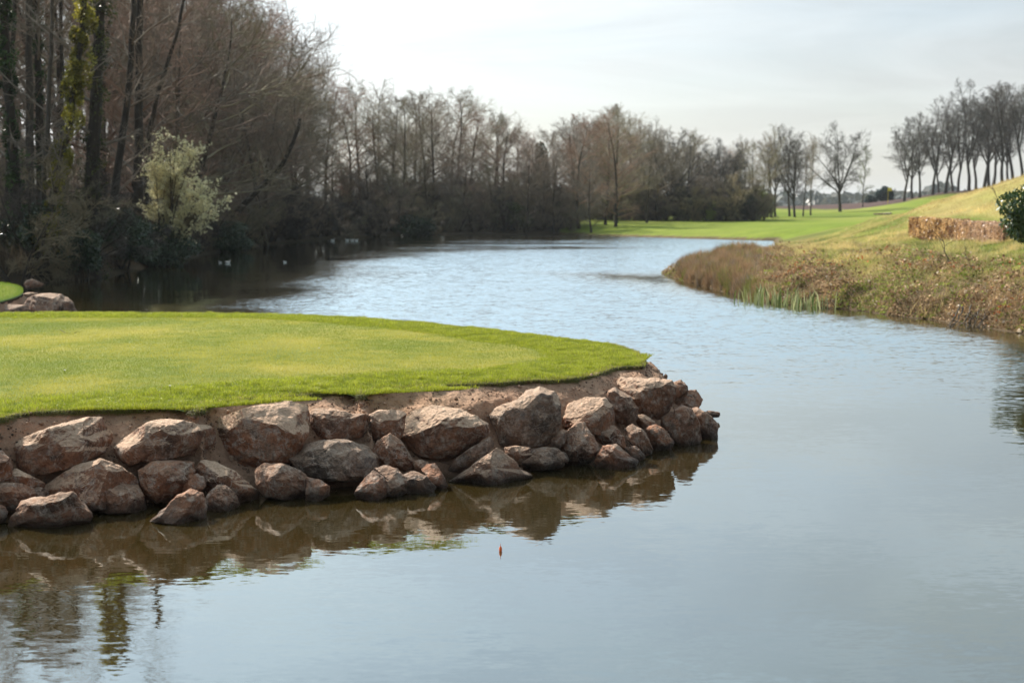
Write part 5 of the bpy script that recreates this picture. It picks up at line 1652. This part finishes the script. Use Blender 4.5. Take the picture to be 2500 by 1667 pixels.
bare_stick('fallen_branch', 'dark fallen branch curving down to the water right of the iris leaves', 'branch', [at_d(2025, 728, 43), at_d(2050, 742, 42.3), at_d(2080, 752, 41.6), at_d(2110, 752, 41.2), at_d(2140, 764, 40.6)], .045, 4, 4, (.3, .6), M['bark'])
bare_stick('fallen_branch', 'pale dead branch lying in the leaf litter above the iris leaves', 'branch', [at_d(2062, 672, 49), at_d(2040, 684, 47.5), at_d(2025, 700, 46)], .03, 5, 3, (.2, .4))
rb = np.random.default_rng(77)
for k in range(12):
    u = 2330 + k * 15 + rb.uniform(-6, 6)
    v0 = 745 + rb.uniform(-12, 10); d0 = 36.2
    pts = [at_d(u + rb.uniform(5, 30), v0, d0 + .6), at_d(u, v0 + 22, d0), at_d(u - rb.uniform(5, 30), v0 + 45, d0 - .6), at_d(u - rb.uniform(10, 45), 806, d0 - 1.0)]
    o = bare_stick('exposed_root', 'grey exposed root hanging over the undercut bank at the right edge', 'root', pts, .022, 100 + k, 4, (.2, .5))
    o['group'] = 'roots over the undercut bank'

# ------------------------------------------------------------------ far details
# flag on the far green
x, y = base_at(2163, 290)
zf = gz(x, y)
e = empty('golf_flag', (x, y, zf)); tag(e, 'yellow flag on a thin pin on the far green', 'flag')
tv, tf = tubes([(np.array([(0, 0, 0), (0, 0, 1.3), (0, 0, 3.4)]), np.array([.035, .035, .03]))], 8)
mesh_obj('pole', tv, tf, M['yellow'], parent=e, smooth=True)
fx = np.linspace(0, .75, 9); fz = np.linspace(2.7, 3.35, 6)
FX, FZ = np.meshgrid(fx, fz)
fv = np.stack([FX.ravel(), .06 * np.sin(FX.ravel() * 8), FZ.ravel() - FX.ravel() * .12], 1)
fv2 = fv + [0, .012, 0]
fq = grid_faces(6, 9)
mesh_obj('flag_cloth', np.r_[fv, fv2], np.r_[fq, fq[:, ::-1] + len(fv)], M['yellow'], parent=e, smooth=True)
for k, (u, vv_, d, w_, lb) in enumerate([(2153, 521, 232, 2.6, 'long pale sand bunker in front of the far flag'), (2226, 520, 228, 1.1, 'small bright sand bunker right of the long one')]):
    x, y = base_at(u, d)
    a = np.linspace(0, 2 * np.pi, 40, endpoint=False)
    rr = 1 + .15 * np.sin(3 * a + k)
    ringp = np.stack([x + np.cos(a) * w_ * .5 * rr, y + np.sin(a) * w_ * 0.5 * rr], 1)
    lv = []
    for s_q, dz in ((1.12, .05), (1.0, .28), (.9, .10), (.5, .06), (.02, .05)):
        q = np.array([x, y]) + (ringp - [x, y]) * s_q
        lv.append(np.c_[q, ground_z(q[:, 0], q[:, 1]) + dz])
    o = mesh_obj('sand_bunker', np.concatenate(lv), grid_faces(5, 40, True), [M['bunker'], M['soil']], smooth=True, mat_index=(np.arange(160) < 40).astype(int))
    tag(o, lb, 'bunker')
# distant woodland on the horizon
n = 26000
th_ = RNG.uniform(-.55, .75, n); dd_ = RNG.uniform(900, 1300, n)
hz = np.abs(fbm(P3(th_ * 40, th_ * 7), 4, 9)) * 14 + 7
xx = th_ * dd_
p = np.c_[xx, dd_, ground_z(xx, dd_) + RNG.uniform(0, 1, n) * hz]
a = RNG.normal(0, 1, (n, 3)); a /= np.linalg.norm(a, axis=1)[:, None]
b = np.cross(a, RNG.normal(0, 1, (n, 3))); b /= np.linalg.norm(b, axis=1)[:, None]
s = RNG.uniform(2.0, 4.0, n)[:, None]
v = np.stack([p - a * s, p + b * s * .7, p + a * s, p - b * s * .7], 1).reshape(-1, 3)
o = mesh_obj('distant_woods', v, np.arange(n * 4).reshape(-1, 4), M['leaf'], attrs={'col': np.repeat(mixcol(RNG.uniform(0, 1, n), (.05, .06, .045), (.10, .10, .075)), 4, 0)})
tag(o, 'far-off woods along the horizon', None, None, 'stuff')

# ------------------------------------------------------------------ air
hm = NT('haze_air')
pv_ = hm.n('ShaderNodeVolumePrincipled', {'Color': (0.9, 0.95, 1.0, 1), 'Density': 0.00012, 'Anisotropy': 0.2})
hm.l(pv_.outputs[0], hm.out.inputs['Volume'])
hx_ = np.array([(x_, y_, z_) for z_ in (-2.6, 60.0) for x_, y_ in ((-3600, -80), (3600, -80), (3600, 6400), (-3600, 6400))], float)
o = mesh_obj('haze', hx_, np.array([[3, 2, 1, 0], [4, 5, 6, 7], [0, 1, 5, 4], [1, 2, 6, 5], [2, 3, 7, 6], [3, 0, 4, 7]]), hm.m)
tag(o, 'faint spring haze in the air over the lake', None, None, 'stuff')
# ------------------------------------------------------------------ birds, float, twig, daisies
def bird(x, y, rz, label, body_m, head_m, s=1.0):
    e = empty('duck', (x, y, 0), rz); e.scale = (s, s, s)
    tag(e, label, 'duck', 'birds on the lake')
    t = np.linspace(0, 1, 13)
    cx = np.interp(t, [0, .15, .5, .8, 1], [-.26, -.17, .0, .15, .21])
    cz = np.interp(t, [0, .15, .5, .8, 1], [.13, .09, .055, .06, .09])
    rr = np.interp(t, [0, .12, .5, .85, 1], [.008, .05, .1, .075, .02])
    tv, tf = tubes([(np.stack([cx, 0 * cx, cz], 1), rr)], 12)
    mesh_obj('body', tv, tf, body_m, parent=e, smooth=True)
    hx = np.array([.13, .17, .185, .19, .215, .245, .255]); hz_ = np.array([.08, .13, .18, .215, .24, .235, .23]); hr = np.array([.045, .034, .03, .036, .042, .03, .006])
    tv, tf = tubes([(np.stack([hx, 0 * hx, hz_], 1), hr)], 10)
    mesh_obj('head', tv, tf, head_m, parent=e, smooth=True)
    tv, tf = tubes([(np.array([(.25, 0, .232), (.28, 0, .226), (.31, 0, .224)]), np.array([.016, .014, .004]))], 6)
    mesh_obj('bill', tv, tf, M['bill'], parent=e, smooth=True)
    return e
for u, v_, rz, lb, s in [(556, 642, .3, 'white duck swimming nearest the wooded shore', .62), (538, 642, 2.8, 'smaller pale duck just left of the white duck', .45), (696, 641, 3.0, 'lone pale duck on open dark water', .42),
                         (812, 588, 0, 'first white duck of the far row by the trees', .75), (848, 588, 3.1, 'second white duck of the far row by the trees', .8), (860, 588, 0, 'third white duck of the far row by the trees', .75), (870, 588, .4, 'last white duck of the far row, nearest open water', .7)]:
    x, y = W(u, v_)
    bird(x, y, rz, lb, M['white'], M['white'], s)
x, y = W(1222, 1345)
e = empty('fishing_float', (x, y, 0)); tag(e, 'tiny orange float standing in the water off the boulders', 'float')
zc = np.array([-.06, -.02, 0, .012, .028, .04, .048]); rc = np.array([.004, .008, .012, .014, .012, .007, .003])
tv, tf = tubes([(np.stack([0 * zc, 0 * zc, zc], 1), rc)], 12)
mesh_obj('body', tv, tf, M['orange'], parent=e, smooth=True)
tv, tf = tubes([(np.array([(0, 0, .046), (0, 0, .07)]), np.array([.0025, .002]))], 6)
mesh_obj('tip', tv, tf, M['orange'], parent=e)
def green_pt(u, v_):
    q = at_z(u, v_, ZT + .03)
    return q
q0, q1, q2 = green_pt(147, 808), green_pt(165, 817), green_pt(186, 815)
o = bare_stick('fallen_twig', 'small forked dead twig lying on the mown green', 'twig', [q0 + [0, 0, .02], q1 + [0, 0, .015], q2 + [0, 0, .02]], .006, 8, 4, (.08, .18), M['bark'])
for u, v_, lb in [(415, 949, 'white daisy in the fringe grass near the turf edge'), (779, 855, 'white daisy out in the middle of the mown green'), (158, 910, 'white daisy where the mown grass meets the left fringe')]:
    q = green_pt(u, v_)
    e = empty('daisy', (q[0], q[1], ZT + .03)); tag(e, lb, 'daisy')
    a = np.arange(12) * 2 * np.pi / 12
    pv, pf = [], []
    for k_, t in enumerate(a):
        dv = np.array([math.cos(t), math.sin(t), .25]); sv = np.array([-math.sin(t), math.cos(t), 0]) * .0035
        pv += [dv * .003, dv * .012 + sv, dv * .019, dv * .012 - sv]; pf.append([k_ * 4, k_ * 4 + 1, k_ * 4 + 2, k_ * 4 + 3])
    mesh_obj('petals', np.array(pv) + [0, 0, .035], np.array(pf), M['white'], parent=e)
    tv, tf = tubes([(np.array([(0, 0, -.03), (.002, 0, .01), (0, 0, .036)]), np.array([.0015, .0015, .005]))], 6)
    mesh_obj('stem', tv, tf, M['twig_green'], parent=e)
print('TWIGS', nt)
